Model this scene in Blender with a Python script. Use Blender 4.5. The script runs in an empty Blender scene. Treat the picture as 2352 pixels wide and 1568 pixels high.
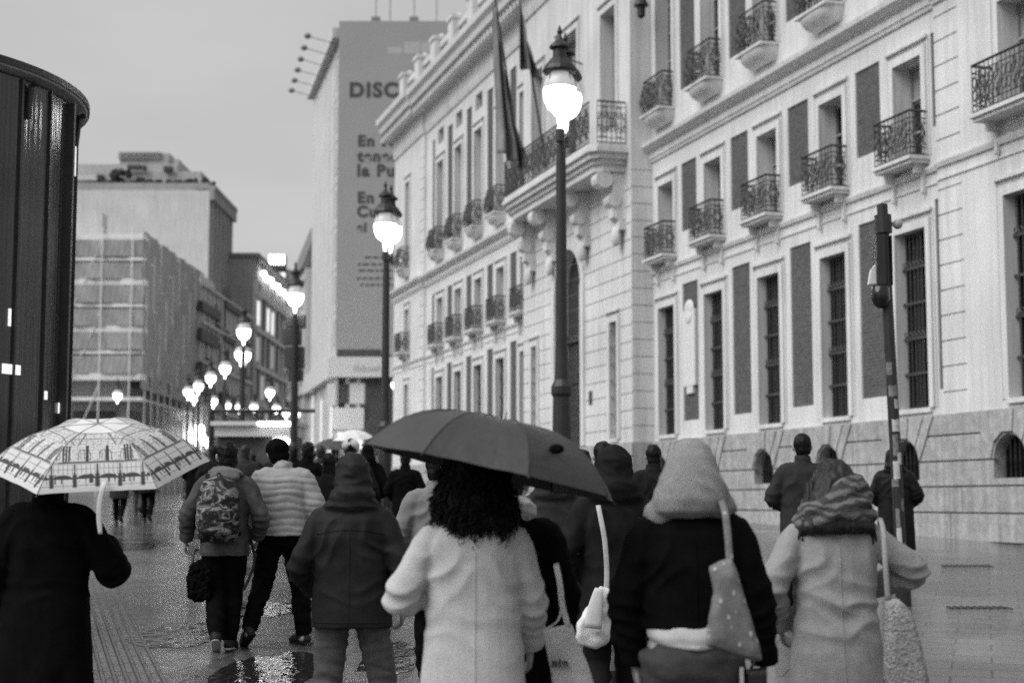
import bpy, bmesh, math, random
import numpy as np
from mathutils import Vector, Matrix, noise, Euler

R = math.radians
random.seed(7)
scene = bpy.context.scene
COL = scene.collection

# ------------------------------------------------------------------ camera, sky, light
PITCH = math.atan(366.0 / 3593.0)
CAM_Z = 1.75
cd = bpy.data.cameras.new('camera')
cam = bpy.data.objects.new('camera', cd)
COL.objects.link(cam)
cam.location = (0, 0, CAM_Z)
cam.rotation_euler = (math.pi / 2 + PITCH, 0, 0)
cd.sensor_width = 36.0
cd.lens = 55.0
cd.clip_end = 3000
cd.dof.use_dof = True
cd.dof.focus_distance = 10.5
cd.dof.aperture_fstop = 2.0
cd.dof.aperture_blades = 9
scene.camera = cam

SUN_AZ = math.atan2(-0.86, -0.51)        # direction (x, y) the soft light comes from
SUN_EL = R(48)
wd = bpy.data.worlds.new('World')
scene.world = wd
wd.use_nodes = True
nt = wd.node_tree
nt.nodes.clear()
sky = nt.nodes.new('ShaderNodeTexSky')
sky.sky_type = 'NISHITA'
sky.sun_disc = False
sky.sun_elevation = SUN_EL
sky.sun_rotation = math.atan2(-0.86, -0.51)
sky.air_density = 1.0
sky.dust_density = 6.0
sky.ozone_density = 1.0
bw = nt.nodes.new('ShaderNodeRGBToBW')
pw = nt.nodes.new('ShaderNodeMath'); pw.operation = 'POWER'; pw.inputs[1].default_value = 0.18
# soft uneven cloud deck of an overcast sky
tc = nt.nodes.new('ShaderNodeTexCoord')
mp = nt.nodes.new('ShaderNodeMapping'); mp.inputs['Scale'].default_value = (1.3, 1.3, 4.0)
nz = nt.nodes.new('ShaderNodeTexNoise'); nz.inputs['Scale'].default_value = 2.2; nz.inputs['Detail'].default_value = 5
mr = nt.nodes.new('ShaderNodeMapRange')
mr.inputs['From Min'].default_value = 0.3; mr.inputs['From Max'].default_value = 0.7
mr.inputs['To Min'].default_value = 0.90; mr.inputs['To Max'].default_value = 1.10
ml = nt.nodes.new('ShaderNodeMath'); ml.operation = 'MULTIPLY'
bg = nt.nodes.new('ShaderNodeBackground'); bg.inputs['Strength'].default_value = 0.15
wo = nt.nodes.new('ShaderNodeOutputWorld')
L = nt.links.new
L(sky.outputs[0], bw.inputs[0]); L(bw.outputs[0], pw.inputs[0])
L(tc.outputs['Generated'], mp.inputs[0]); L(mp.outputs[0], nz.inputs['Vector'])
L(nz.outputs['Fac'], mr.inputs['Value'])
L(pw.outputs[0], ml.inputs[0]); L(mr.outputs[0], ml.inputs[1])
L(ml.outputs[0], bg.inputs['Color']); L(bg.outputs[0], wo.inputs[0])

sd = bpy.data.lights.new('overcast_sun', 'SUN')
sun = bpy.data.objects.new('overcast_sun', sd)
COL.objects.link(sun)
sd.energy = 0.95
sd.angle = R(50)
sdir = Vector((-0.86 * math.cos(SUN_EL), -0.51 * math.cos(SUN_EL), math.sin(SUN_EL)))
sun.rotation_euler = sdir.to_track_quat('Z', 'Y').to_euler()

scene.view_settings.view_transform = 'Standard'
scene.view_settings.look = 'None'
scene.view_settings.exposure = 1.70
scene.view_settings.gamma = 1.0
scene.cycles.use_denoising = False       # the sampling noise stands in for the grain of the film stock
scene.cycles.max_bounces = 5
scene.cycles.diffuse_bounces = 3
scene.cycles.glossy_bounces = 3
scene.cycles.transmission_bounces = 2
scene.cycles.sample_clamp_indirect = 1.2
scene.cycles.sample_clamp_direct = 1.5
scene.cycles.caustics_reflective = False
scene.cycles.caustics_refractive = False

# ------------------------------------------------------------------ helpers
FPX, CX, CY = 3593.0, 1176.0, 784.0
def ray(px, py):
    x, y = (px - CX) / FPX, -(py - CY) / FPX
    c, s = math.cos(PITCH), math.sin(PITCH)
    return Vector((x, c - y * s, s + y * c))
def at(px, py, Y):
    r = ray(px, py)
    return Vector((0, 0, CAM_Z)) + r * (Y / r.y)
def gz(y):
    return .037 * min(y, 28) + .022 * max(0, min(y, 60) - 28) + .008 * max(0, min(y, 140) - 60)

def tag(o, label=None, cat=None, group=None, kind=None):
    if label: o['label'] = label
    if cat: o['category'] = cat
    if group: o['group'] = group
    if kind: o['kind'] = kind
    return o
def empty(name, loc=(0, 0, 0), rz=0.0):
    o = bpy.data.objects.new(name, None)
    COL.objects.link(o)
    o.location = loc
    o.rotation_euler = (0, 0, rz)
    o.empty_display_size = .2
    return o
def link(name, me, mat=None, parent=None):
    o = bpy.data.objects.new(name, me)
    COL.objects.link(o)
    if mat is not None and not me.materials: me.materials.append(mat)
    if parent is not None: o.parent = parent
    return o

class MB:
    """collects shapes; build() links them as one mesh object"""
    def __init__(s): s.v = []; s.f = []
    def add(s, vs, fs):
        b = len(s.v)
        s.v += [tuple(p) for p in vs]
        s.f += [tuple(b + i for i in f) for f in fs]
    def quad(s, a, b, c, d): s.add([a, b, c, d], [(0, 1, 2, 3)])
    def box(s, lo, hi, M=None):
        x0, y0, z0 = lo; x1, y1, z1 = hi
        vs = [Vector(p) for p in ((x0,y0,z0),(x1,y0,z0),(x1,y1,z0),(x0,y1,z0),(x0,y0,z1),(x1,y0,z1),(x1,y1,z1),(x0,y1,z1))]
        if M is not None: vs = [M @ p for p in vs]
        s.add(vs, [(3,2,1,0),(4,5,6,7),(0,1,5,4),(1,2,6,5),(2,3,7,6),(3,0,4,7)])
    def prism(s, poly, z0, z1):
        n = len(poly)
        s.add([(p[0], p[1], z0) for p in poly] + [(p[0], p[1], z1) for p in poly],
              [tuple(range(n - 1, -1, -1)), tuple(range(n, 2 * n))] + [(i, (i + 1) % n, n + (i + 1) % n, n + i) for i in range(n)])
    def extrude(s, prof, axis_pts):
        """profile (a, b) swept between two points; a along first side vector, b along z"""
        p0, p1, side = axis_pts
        n = len(prof); vs = []
        for p in (p0, p1):
            vs += [Vector(p) + Vector(side) * a + Vector((0, 0, b)) for a, b in prof]
        s.add(vs, [(i, (i + 1) % n, n + (i + 1) % n, n + i) for i in range(n)] + [tuple(range(n - 1, -1, -1)), tuple(range(n, 2 * n))])
    def tube(s, pts, rads, n=10, smooth=0, flat=None, caps=True):
        pts = [Vector(p) for p in pts]
        rads = [rads] * len(pts) if isinstance(rads, (int, float)) else list(rads)
        if smooth:
            P, Q = [], []
            m = len(pts)
            for i in range(m - 1):
                a, b = pts[max(i - 1, 0)], pts[i]; c, d_ = pts[i + 1], pts[min(i + 2, m - 1)]
                for k in range(smooth):
                    t = k / smooth
                    P.append(.5 * ((2 * b) + (c - a) * t + (2 * a - 5 * b + 4 * c - d_) * t * t + (3 * b - a - 3 * c + d_) * t ** 3))
                    Q.append(rads[i] * (1 - t) + rads[i + 1] * t)
            P.append(pts[-1]); Q.append(rads[-1])
            pts, rads = P, Q
        rings = []
        up = None
        for i, p in enumerate(pts):
            t = (pts[min(i + 1, len(pts) - 1)] - pts[max(i - 1, 0)])
            if t.length < 1e-9: t = Vector((0, 0, 1))
            t.normalize()
            if up is None:
                up = Vector((0, 0, 1)) if abs(t.z) < .9 else Vector((0, 1, 0))
            a = up.cross(t)
            if a.length < 1e-6: a = Vector((1, 0, 0)).cross(t)
            a.normalize(); b = t.cross(a); up = b
            rings.append((p, a, b, rads[i], t))
        if caps == 'round':
            p, a, b, r, t = rings[0]
            pre = [(p - t * r * math.sin(q), a, b, r * math.cos(q), t) for q in (1.3, .8, .4)]
            p, a, b, r, t = rings[-1]
            post = [(p + t * r * math.sin(q), a, b, r * math.cos(q), t) for q in (.4, .8, 1.3)]
            rings = pre + rings + post
        vs, fs = [], []
        for p, a, b, r, t in rings:
            for k in range(n):
                q = 2 * math.pi * k / n
                f1, f2 = (1, 1) if flat is None else flat
                vs.append(p + a * (r * f1 * math.cos(q)) + b * (r * f2 * math.sin(q)))
        for i in range(len(rings) - 1):
            for k in range(n):
                fs.append((i * n + k, i * n + (k + 1) % n, (i + 1) * n + (k + 1) % n, (i + 1) * n + k))
        if caps:
            fs.append(tuple(range(n - 1, -1, -1)))
            m = (len(rings) - 1) * n
            fs.append(tuple(m + k for k in range(n)))
        s.add(vs, fs)
    def lathe(s, prof, n=24, c=(0, 0, 0), M=None):
        vs, fs = [], []
        for r, z in prof:
            for k in range(n):
                q = 2 * math.pi * k / n
                p = Vector((c[0] + r * math.cos(q), c[1] + r * math.sin(q), c[2] + z))
                vs.append(M @ p if M is not None else p)
        for i in range(len(prof) - 1):
            for k in range(n):
                fs.append((i * n + k, i * n + (k + 1) % n, (i + 1) * n + (k + 1) % n, (i + 1) * n + k))
        fs.append(tuple(range(n - 1, -1, -1)))
        m = (len(prof) - 1) * n
        fs.append(tuple(m + k for k in range(n)))
        s.add(vs, fs)
    def ell(s, c, r, M=None, nu=16, nv=10):
        vs, fs = [], []
        c = Vector(c)
        for i in range(1, nv):
            t = math.pi * i / nv
            for k in range(nu):
                q = 2 * math.pi * k / nu
                p = Vector((r[0] * math.sin(t) * math.cos(q), r[1] * math.sin(t) * math.sin(q), r[2] * math.cos(t)))
                vs.append(c + (M @ p if M is not None else p))
        top = Vector((0, 0, r[2])); bot = -top
        vs.append(c + (M @ top if M is not None else top)); vs.append(c + (M @ bot if M is not None else bot))
        for i in range(nv - 2):
            for k in range(nu):
                fs.append((i * nu + k, (i + 1) * nu + k, (i + 1) * nu + (k + 1) % nu, i * nu + (k + 1) % nu))
        T = len(vs) - 2
        for k in range(nu):
            fs.append((T, k, (k + 1) % nu))
            b = (nv - 2) * nu
            fs.append((T + 1, b + (k + 1) % nu, b + k))
        s.add(vs, fs)
    def rings(s, rr, n=28):
        """loft of superelliptic rings (z, cx, cy, rx, ry)"""
        vs, fs = [], []
        for z, cx_, cy_, rx, ry in rr:
            for k in range(n):
                q = 2 * math.pi * k / n
                c, d_ = math.cos(q), math.sin(q)
                e = 0.85
                vs.append((cx_ + rx * math.copysign(abs(c) ** e, c), cy_ + ry * math.copysign(abs(d_) ** e, d_), z))
        m = len(rr)
        for i in range(m - 1):
            for k in range(n):
                fs.append((i * n + k, i * n + (k + 1) % n, (i + 1) * n + (k + 1) % n, (i + 1) * n + k))
        fs.append(tuple(range(n - 1, -1, -1)))
        fs.append(tuple((m - 1) * n + k for k in range(n)))
        s.add(vs, fs)
    def torus(s, c, r, t, ax=0, n=12, m=4, sx=1.0, sz=1.0):
        """ring in the plane (x,z) (ax=0) or (y,z) (ax=1)"""
        vs, fs = [], []
        for i in range(n):
            q = 2 * math.pi * i / n
            for j in range(m):
                w = 2 * math.pi * j / m
                rr = r + t * math.cos(w)
                a, z, o = rr * math.cos(q) * sx, rr * math.sin(q) * sz, t * math.sin(w)
                vs.append((c[0] + a, c[1] + o, c[2] + z) if ax == 0 else (c[0] + o, c[1] + a, c[2] + z))
        for i in range(n):
            for j in range(m):
                fs.append((i * m + j, ((i + 1) % n) * m + j, ((i + 1) % n) * m + (j + 1) % m, i * m + (j + 1) % m))
        s.add(vs, fs)
    def mesh(s, name, smooth=False):
        me = bpy.data.meshes.new(name)
        me.from_pydata(s.v, [], s.f)
        bm = bmesh.new(); bm.from_mesh(me)
        bmesh.ops.recalc_face_normals(bm, faces=bm.faces)
        bm.to_mesh(me); bm.free()
        if smooth: me.polygons.foreach_set('use_smooth', [True] * len(me.polygons))
        me.update()
        return me
    def build(s, name, mat, parent=None, smooth=False):
        return link(name, s.mesh(name, smooth), mat, parent)

def wall(mb, u0, u1, z0, z1, o, openings, side=True):
    """wall face at depth o facing +o; openings (ua, ub, za, zb, depth, closed)"""
    us = sorted({u0, u1} | {min(max(x, u0), u1) for q in openings for x in q[:2]})
    zs = sorted({z0, z1} | {min(max(x, z0), z1) for q in openings for x in q[2:4]})
    for i in range(len(us) - 1):
        a, b = us[i], us[i + 1]
        if b - a < 1e-6: continue
        cu = (a + b) / 2
        run = None
        cells = []
        for j in range(len(zs) - 1):
            c, e = zs[j], zs[j + 1]
            if e - c < 1e-6: continue
            cz = (c + e) / 2
            dep = 0; cl = True
            for q in openings:
                if q[0] < cu < q[1] and q[2] < cz < q[3]:
                    if q[4] > dep: dep, cl = q[4], q[5]
            if dep and not cl: continue
            mb.quad((a, o - dep, c), (b, o - dep, c), (b, o - dep, e), (a, o - dep, e))
    for ua, ub, za, zb, dp, cl in openings:
        a, b, c, e = max(ua, u0), min(ub, u1), max(za, z0), min(zb, z1)
        if b <= a or e <= c: continue
        p = o - dp
        mb.quad((a, o, c), (a, p, c), (a, p, e), (a, o, e))
        mb.quad((b, o, c), (b, p, c), (b, p, e), (b, o, e))
        mb.quad((a, o, c), (b, o, c), (b, p, c), (a, p, c))
        mb.quad((a, o, e), (b, o, e), (b, p, e), (a, p, e))

def arch_fill(mb, u0, u1, zs, zt, o, depth, n=14):
    """spandrels above an arch inside a rectangular opening, with its soffit"""
    c, r = (u0 + u1) / 2, (u1 - u0) / 2
    h = zt - zs
    pts = [(c - r * math.cos(math.pi * i / n), zs + h * math.sin(math.pi * i / n)) for i in range(n + 1)]
    for i in range(n):
        (a, b), (e, g) = pts[i], pts[i + 1]
        mb.quad((a, o, b), (e, o, g), (e, o, zt + .002), (a, o, zt + .002))
        mb.quad((a, o, b), (e, o, g), (e, o - depth, g), (a, o - depth, b))

# ------------------------------------------------------------------ materials (black and white film: greys only)
def g3(v): return (v, v, v, 1)
def mat(name, val, rough=.75, var=.12, scale=6.0, bump=.0, bscale=40.0, spec=.3, metal=0.0, coat=0.0, stretch=(1, 1, 1), detail=5):
    m = bpy.data.materials.new(name); m.use_nodes = True
    t = m.node_tree; b = t.nodes['Principled BSDF']
    b.inputs['Roughness'].default_value = rough
    b.inputs['Metallic'].default_value = metal
    b.inputs['Specular IOR Level'].default_value = spec
    if coat: b.inputs['Coat Weight'].default_value = coat
    tc = t.nodes.new('ShaderNodeTexCoord')
    mp = t.nodes.new('ShaderNodeMapping'); mp.inputs['Scale'].default_value = stretch
    t.links.new(tc.outputs['Object'], mp.inputs[0])
    n = t.nodes.new('ShaderNodeTexNoise'); n.inputs['Scale'].default_value = scale; n.inputs['Detail'].default_value = detail
    n.inputs['Roughness'].default_value = .62
    t.links.new(mp.outputs[0], n.inputs['Vector'])
    r = t.nodes.new('ShaderNodeMapRange')
    r.inputs['From Min'].default_value = .28; r.inputs['From Max'].default_value = .72
    r.inputs['To Min'].default_value = val * (1 - var); r.inputs['To Max'].default_value = val * (1 + var)
    t.links.new(n.outputs['Fac'], r.inputs['Value'])
    t.links.new(r.outputs[0], b.inputs['Base Color'])
    if bump:
        n2 = t.nodes.new('ShaderNodeTexNoise'); n2.inputs['Scale'].default_value = bscale; n2.inputs['Detail'].default_value = 4
        t.links.new(mp.outputs[0], n2.inputs['Vector'])
        bp = t.nodes.new('ShaderNodeBump'); bp.inputs['Strength'].default_value = bump; bp.inputs['Distance'].default_value = .02
        t.links.new(n2.outputs['Fac'], bp.inputs['Height'])
        t.links.new(bp.outputs[0], b.inputs['Normal'])
    m['n_out'] = r.name
    return m
def emis(name, val, strength):
    m = bpy.data.materials.new(name); m.use_nodes = True
    b = m.node_tree.nodes['Principled BSDF']
    b.inputs['Base Color'].default_value = g3(val)
    b.inputs['Emission Color'].default_value = g3(1)
    b.inputs['Emission Strength'].default_value = strength
    b.inputs['Roughness'].default_value = .4
    # lit glass is never even: a slow mottling of the glow
    t = m.node_tree
    n = t.nodes.new('ShaderNodeTexNoise'); n.inputs['Scale'].default_value = 5
    r = t.nodes.new('ShaderNodeMapRange')
    r.inputs['To Min'].default_value = strength * .6; r.inputs['To Max'].default_value = strength * 1.4
    t.links.new(n.outputs['Fac'], r.inputs['Value'])
    t.links.new(r.outputs[0], b.inputs['Emission Strength'])
    return m

def stained(name, val, streak=.10, **k):
    """plaster or stone with rain streaks running down and soft dirt"""
    m = mat(name, val, **k)
    t = m.node_tree; b = t.nodes['Principled BSDF']
    src = t.nodes[m['n_out']]
    tc = t.nodes.new('ShaderNodeTexCoord')
    mp = t.nodes.new('ShaderNodeMapping'); mp.inputs['Scale'].default_value = (2.2, 2.2, .12)
    n = t.nodes.new('ShaderNodeTexNoise'); n.inputs['Scale'].default_value = 3.0; n.inputs['Detail'].default_value = 6
    r = t.nodes.new('ShaderNodeMapRange')
    r.inputs['From Min'].default_value = .35; r.inputs['From Max'].default_value = .6
    r.inputs['To Min'].default_value = 1 - streak; r.inputs['To Max'].default_value = 1.0
    mu = t.nodes.new('ShaderNodeMath'); mu.operation = 'MULTIPLY'
    t.links.new(tc.outputs['Object'], mp.inputs[0]); t.links.new(mp.outputs[0], n.inputs['Vector'])
    t.links.new(n.outputs['Fac'], r.inputs['Value'])
    t.links.new(src.outputs[0], mu.inputs[0]); t.links.new(r.outputs[0], mu.inputs[1])
    t.links.new(mu.outputs[0], b.inputs['Base Color'])
    return m

def brick_mat(name, val):
    m = mat(name, val, rough=.9, var=.25, scale=9, spec=.15)
    t = m.node_tree; b = t.nodes['Principled BSDF']
    src = t.nodes[m['n_out']]
    tc = t.nodes.new('ShaderNodeTexCoord')
    mp = t.nodes.new('ShaderNodeMapping'); mp.inputs['Rotation'].default_value = (R(90), 0, 0)
    br = t.nodes.new('ShaderNodeTexBrick')
    br.inputs['Scale'].default_value = 1.0
    br.inputs['Brick Width'].default_value = .26; br.inputs['Row Height'].default_value = .07; br.inputs['Mortar Size'].default_value = .008
    br.inputs['Color1'].default_value = g3(.9); br.inputs['Color2'].default_value = g3(1.15); br.inputs['Mortar'].default_value = g3(1.5)
    mu = t.nodes.new('ShaderNodeMix'); mu.data_type = 'RGBA'; mu.blend_type = 'MULTIPLY'; mu.inputs[0].default_value = 1
    t.links.new(tc.outputs['Object'], mp.inputs[0]); t.links.new(mp.outputs[0], br.inputs['Vector'])
    t.links.new(src.outputs[0], mu.inputs[6]); t.links.new(br.outputs['Color'], mu.inputs[7])
    t.links.new(mu.outputs[2], b.inputs['Base Color'])
    return m

M = {}
M['plaster'] = stained('white_plaster', .63, streak=.16, rough=.85, var=.11, scale=.55, spec=.15, bump=.08, bscale=30)
M['stone'] = stained('granite', .38, streak=.26, rough=.85, var=.24, scale=5, spec=.15, bump=.6, bscale=18)
M['brick'] = brick_mat('red_brick', .085)
M['iron'] = mat('black_iron', .022, rough=.45, var=.3, spec=.4)
M['railing'] = mat('weathered_iron', .045, rough=.5, var=.3, spec=.4)
M['glass'] = mat('dark_pane', .012, rough=.08, var=.3, scale=1.5, spec=.45)
M['frame'] = mat('window_paint', .30, rough=.5, var=.1)
M['wood'] = mat('dark_door', .03, rough=.5, var=.3, stretch=(8, 8, 1))
M['banner'] = mat('billboard_vinyl', .33, rough=.6, var=.04, scale=.4, spec=.2)
M['print_dark'] = mat('print_dark', .07, rough=.6, var=.1)
M['print_pale'] = mat('print_pale', .42, rough=.6, var=.1)
M['facade_pale'] = stained('pale_stone', .58, streak=.15, rough=.85, var=.08, scale=.5, spec=.15)
M['facade_grey'] = stained('grey_render', .34, streak=.2, rough=.85, var=.12, scale=.5, spec=.15)
M['facade_mid'] = stained('worn_render', .44, streak=.2, rough=.85, var=.12, scale=.6, spec=.15)
M['netting'] = stained('scaffold_net', .37, streak=.16, rough=.9, var=.10, scale=.5, spec=.1)
M['band'] = mat('scaffold_board', .78, rough=.8, var=.12, scale=2)
M['dark'] = mat('dark_front', .06, rough=.6, var=.3, scale=1.5)  # dark grey for shopfronts, openings, sign boxes and slots
M['blind'] = mat('window_blind', .30, rough=.8, var=.15, stretch=(1, 1, 12))
M['vent_dark'] = mat('painted_darkness', .006, rough=.8, var=.2, spec=.05)
M['sign_white'] = mat('sign_board', .62, rough=.5, var=.05)
M['leaf'] = mat('dark_leaves', .03, rough=.8, var=.4)
M['roof'] = mat('roof_sheet', .18, rough=.7, var=.2)
M['lamp_glass'] = emis('lamp_globe', .9, 14.0)
M['lamp_shade'] = emis('lamp_shade', .30, .10)
M['lamp_small'] = emis('lit_letter', .9, 2.4)
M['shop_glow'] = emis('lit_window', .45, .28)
M['shop_dim'] = emis('dim_window', .32, .07)
M['kiosk_glass'] = mat('kiosk_glass', .035, rough=.10, var=.9, scale=2.0, spec=.5, stretch=(9, 9, .06), bump=.35, bscale=3)  # upright streaks painted into the colour imitate reflections in the curved glass
M['mullion'] = mat('mullion_paint', .05, rough=.4, var=.3)
M['steel'] = mat('brushed_steel', .40, rough=.35, var=.2, metal=1.0)
M['soffit'] = mat('kiosk_soffit', .48, rough=.5, var=.15)

# ------------------------------------------------------------------ ground
def ground_material():
    m = bpy.data.materials.new('wet_paving'); m.use_nodes = True
    t = m.node_tree; b = t.nodes['Principled BSDF']
    N = t.nodes.new; K = t.links.new
    tc = N('ShaderNodeTexCoord')
    mp = N('ShaderNodeMapping'); mp.inputs['Rotation'].default_value = (0, 0, R(16.8))
    K(tc.outputs['Object'], mp.inputs[0])
    br = N('ShaderNodeTexBrick')
    br.inputs['Scale'].default_value = 1.0
    br.inputs['Brick Width'].default_value = .60; br.inputs['Row Height'].default_value = .40; br.inputs['Mortar Size'].default_value = .011
    br.inputs['Mortar Smooth'].default_value = .3
    br.inputs['Color1'].default_value = g3(.085); br.inputs['Color2'].default_value = g3(.125); br.inputs['Mortar'].default_value = g3(.018)
    K(mp.outputs[0], br.inputs['Vector'])
    n1 = N('ShaderNodeTexNoise'); n1.inputs['Scale'].default_value = .5; n1.inputs['Detail'].default_value = 6
    K(mp.outputs[0], n1.inputs['Vector'])
    n2 = N('ShaderNodeTexNoise'); n2.inputs['Scale'].default_value = 14; n2.inputs['Detail'].default_value = 5
    K(mp.outputs[0], n2.inputs['Vector'])
    mx = N('ShaderNodeMix'); mx.data_type = 'RGBA'; mx.blend_type = 'MULTIPLY'; mx.inputs[0].default_value = .8
    rr = N('ShaderNodeMapRange'); rr.inputs['To Min'].default_value = .6; rr.inputs['To Max'].default_value = 1.3
    K(n2.outputs['Fac'], rr.inputs['Value'])
    K(br.outputs['Color'], mx.inputs[6]); K(rr.outputs[0], mx.inputs[7])
    K(mx.outputs[2], b.inputs['Base Color'])
    ro = N('ShaderNodeMapRange'); ro.inputs['From Min'].default_value = .35; ro.inputs['From Max'].default_value = .65
    ro.inputs['To Min'].default_value = .03; ro.inputs['To Max'].default_value = .14
    K(n1.outputs['Fac'], ro.inputs['Value']); K(ro.outputs[0], b.inputs['Roughness'])
    b.inputs['Specular IOR Level'].default_value = .4
    n3 = N('ShaderNodeTexNoise'); n3.inputs['Scale'].default_value = 7; n3.inputs['Detail'].default_value = 10; n3.inputs['Roughness'].default_value = .75
    K(mp.outputs[0], n3.inputs['Vector'])
    bp = N('ShaderNodeBump'); bp.inputs['Strength'].default_value = 1.0; bp.inputs['Distance'].default_value = .05
    K(n3.outputs['Fac'], bp.inputs['Height'])
    pd = N('ShaderNodeMapRange'); pd.inputs['From Min'].default_value = .42; pd.inputs['From Max'].default_value = .60
    pd.inputs['To Min'].default_value = .12; pd.inputs['To Max'].default_value = .40
    K(n1.outputs['Fac'], pd.inputs['Value']); K(pd.outputs[0], bp.inputs['Strength'])
    b2 = N('ShaderNodeBump'); b2.inputs['Strength'].default_value = .5; b2.inputs['Distance'].default_value = .01; b2.invert = True
    K(br.outputs['Fac'], b2.inputs['Height']); K(bp.outputs[0], b2.inputs['Normal'])
    K(b2.outputs[0], b.inputs['Normal'])
    return m
M['paving'] = ground_material()
gm = MB()
ys = [-60, -20, 0, 28, 60, 140, 400, 1500]
for i in range(len(ys) - 1):
    a, b = ys[i], ys[i + 1]
    gm.quad((-1500, a, gz(a)), (1500, a, gz(a)), (1500, b, gz(b)), (-1500, b, gz(b)))
tag(gm.build('plaza_paving', M['paving']), kind='structure')

# shallow standing water where the walkers go, rippled by the rain
def water_material():
    m = bpy.data.materials.new('rain_water'); m.use_nodes = True
    t = m.node_tree; b = t.nodes['Principled BSDF']
    b.inputs['Base Color'].default_value = g3(.02); b.inputs['Roughness'].default_value = .03; b.inputs['Specular IOR Level'].default_value = .6
    tc = t.nodes.new('ShaderNodeTexCoord'); mp = t.nodes.new('ShaderNodeMapping'); mp.inputs['Scale'].default_value = (1.0, .55, 1)
    n = t.nodes.new('ShaderNodeTexNoise'); n.inputs['Scale'].default_value = 9; n.inputs['Detail'].default_value = 3
    bp = t.nodes.new('ShaderNodeBump'); bp.inputs['Strength'].default_value = .55; bp.inputs['Distance'].default_value = .03
    t.links.new(tc.outputs['Object'], mp.inputs[0]); t.links.new(mp.outputs[0], n.inputs['Vector']); t.links.new(n.outputs['Fac'], bp.inputs['Height']); t.links.new(bp.outputs[0], b.inputs['Normal'])
    return m
M['water'] = water_material()
for kk, (px_, py_, rx_, ry_) in enumerate(((655, 1530, .34, 1.05), (565, 1535, .24, .9), (905, 1500, .22, 1.1), (610, 1395, .40, .8), (430, 1450, .45, .9), (330, 1240, .8, 1.4), (940, 1180, .5, 2.0), (1420, 1560, .5, .6))):
    tt_ = (1150 - py_) / FPX; Yp = CAM_Z / (.037 - tt_); Xp = (px_ - CX) / FPX * Yp
    if Yp > 28: Yp = 27.0
    pdm = MB(); ring_ = []
    for k in range(40):
        q = 2 * math.pi * k / 40
        rr_ = 1 + .38 * noise.noise(Vector((2 * math.cos(q), 2 * math.sin(q), kk * 3.7))) + .14 * noise.noise(Vector((6 * math.cos(q), 6 * math.sin(q), kk)))
        x_, y_ = Xp + rx_ * rr_ * math.cos(q), Yp + ry_ * rr_ * math.sin(q)
        ring_.append((x_, y_, gz(y_) + .004))
    pdm.add(ring_ + [(Xp, Yp, gz(Yp) + .0041)], [(k, (k + 1) % 40, 40) for k in range(40)])
    tag(pdm.build('puddle', M['water']), kind='structure')

DIR = Vector((-0.28844758, 0.95749569, 0))
NRM = Vector((-0.95749569, -0.28844758, 0))
# ribbed tactile paving running along the square, parallel to the facade
M['tactile'] = mat('wet_ribbed_slab', .06, rough=.4, var=.25, scale=8, spec=.4, bump=.15)
tm = MB()
base = Vector((-2.56, 11.4, 0))
for k in range(9):
    off = -NRM * (.085 * (k - 7))
    for s0 in np.arange(-6, 9, 1.2):
        a = base + off + DIR * s0; b = base + off + DIR * (s0 + 1.18)
        w = NRM * .02
        tm.add([(q + Vector((0, 0, gz(q.y) + h))) for q, h in ((a - w, .0), (a + w, .0), (a + w * .5, .012), (a - w * .5, .012), (b - w, .0), (b + w, .0), (b + w * .5, .012), (b - w * .5, .012))],
               [(3,2,1,0),(4,5,6,7),(0,1,5,4),(1,2,6,5),(2,3,7,6),(3,0,4,7)])
tag(tm.build('tactile_path', M['tactile']), kind='structure')

# ------------------------------------------------------------------ the long white government building
CASA = empty('government_building', (17, 0, 0), math.atan2(DIR.y, DIR.x))
tag(CASA, 'long white classical building with brick panels and iron balconies along the right', 'building')

def surround(mb, u0, u1, z0, z1, o, w=.16, t=.05):
    mb = MB()
    mb.box((u0 - w, o - .01, z0), (u0, o + t, z1 + w)); mb.box((u1, o - .01, z0), (u1 + w, o + t, z1 + w))
    mb.box((u0, o - .01, z1), (u1, o + t, z1 + w))
    mb.box((u0 - w - .09, o - .01, z0), (u0 - w - .05, o + t * .6, z1 + w + .12)); mb.box((u1 + w + .05, o - .01, z0), (u1 + w + .09, o + t * .6, z1 + w + .12))
    mb.box((u0 - w - .09, o - .01, z1 + w + .12), (u1 + w + .09, o + t + .03, z1 + w + .18))
    if z0 < 4: mb.box((u0 - .06, o - .01, z0 - .09), (u1 + .06, o + .07, z0))
    mb.build('window_surround', M['plaster'], CASA)

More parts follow.
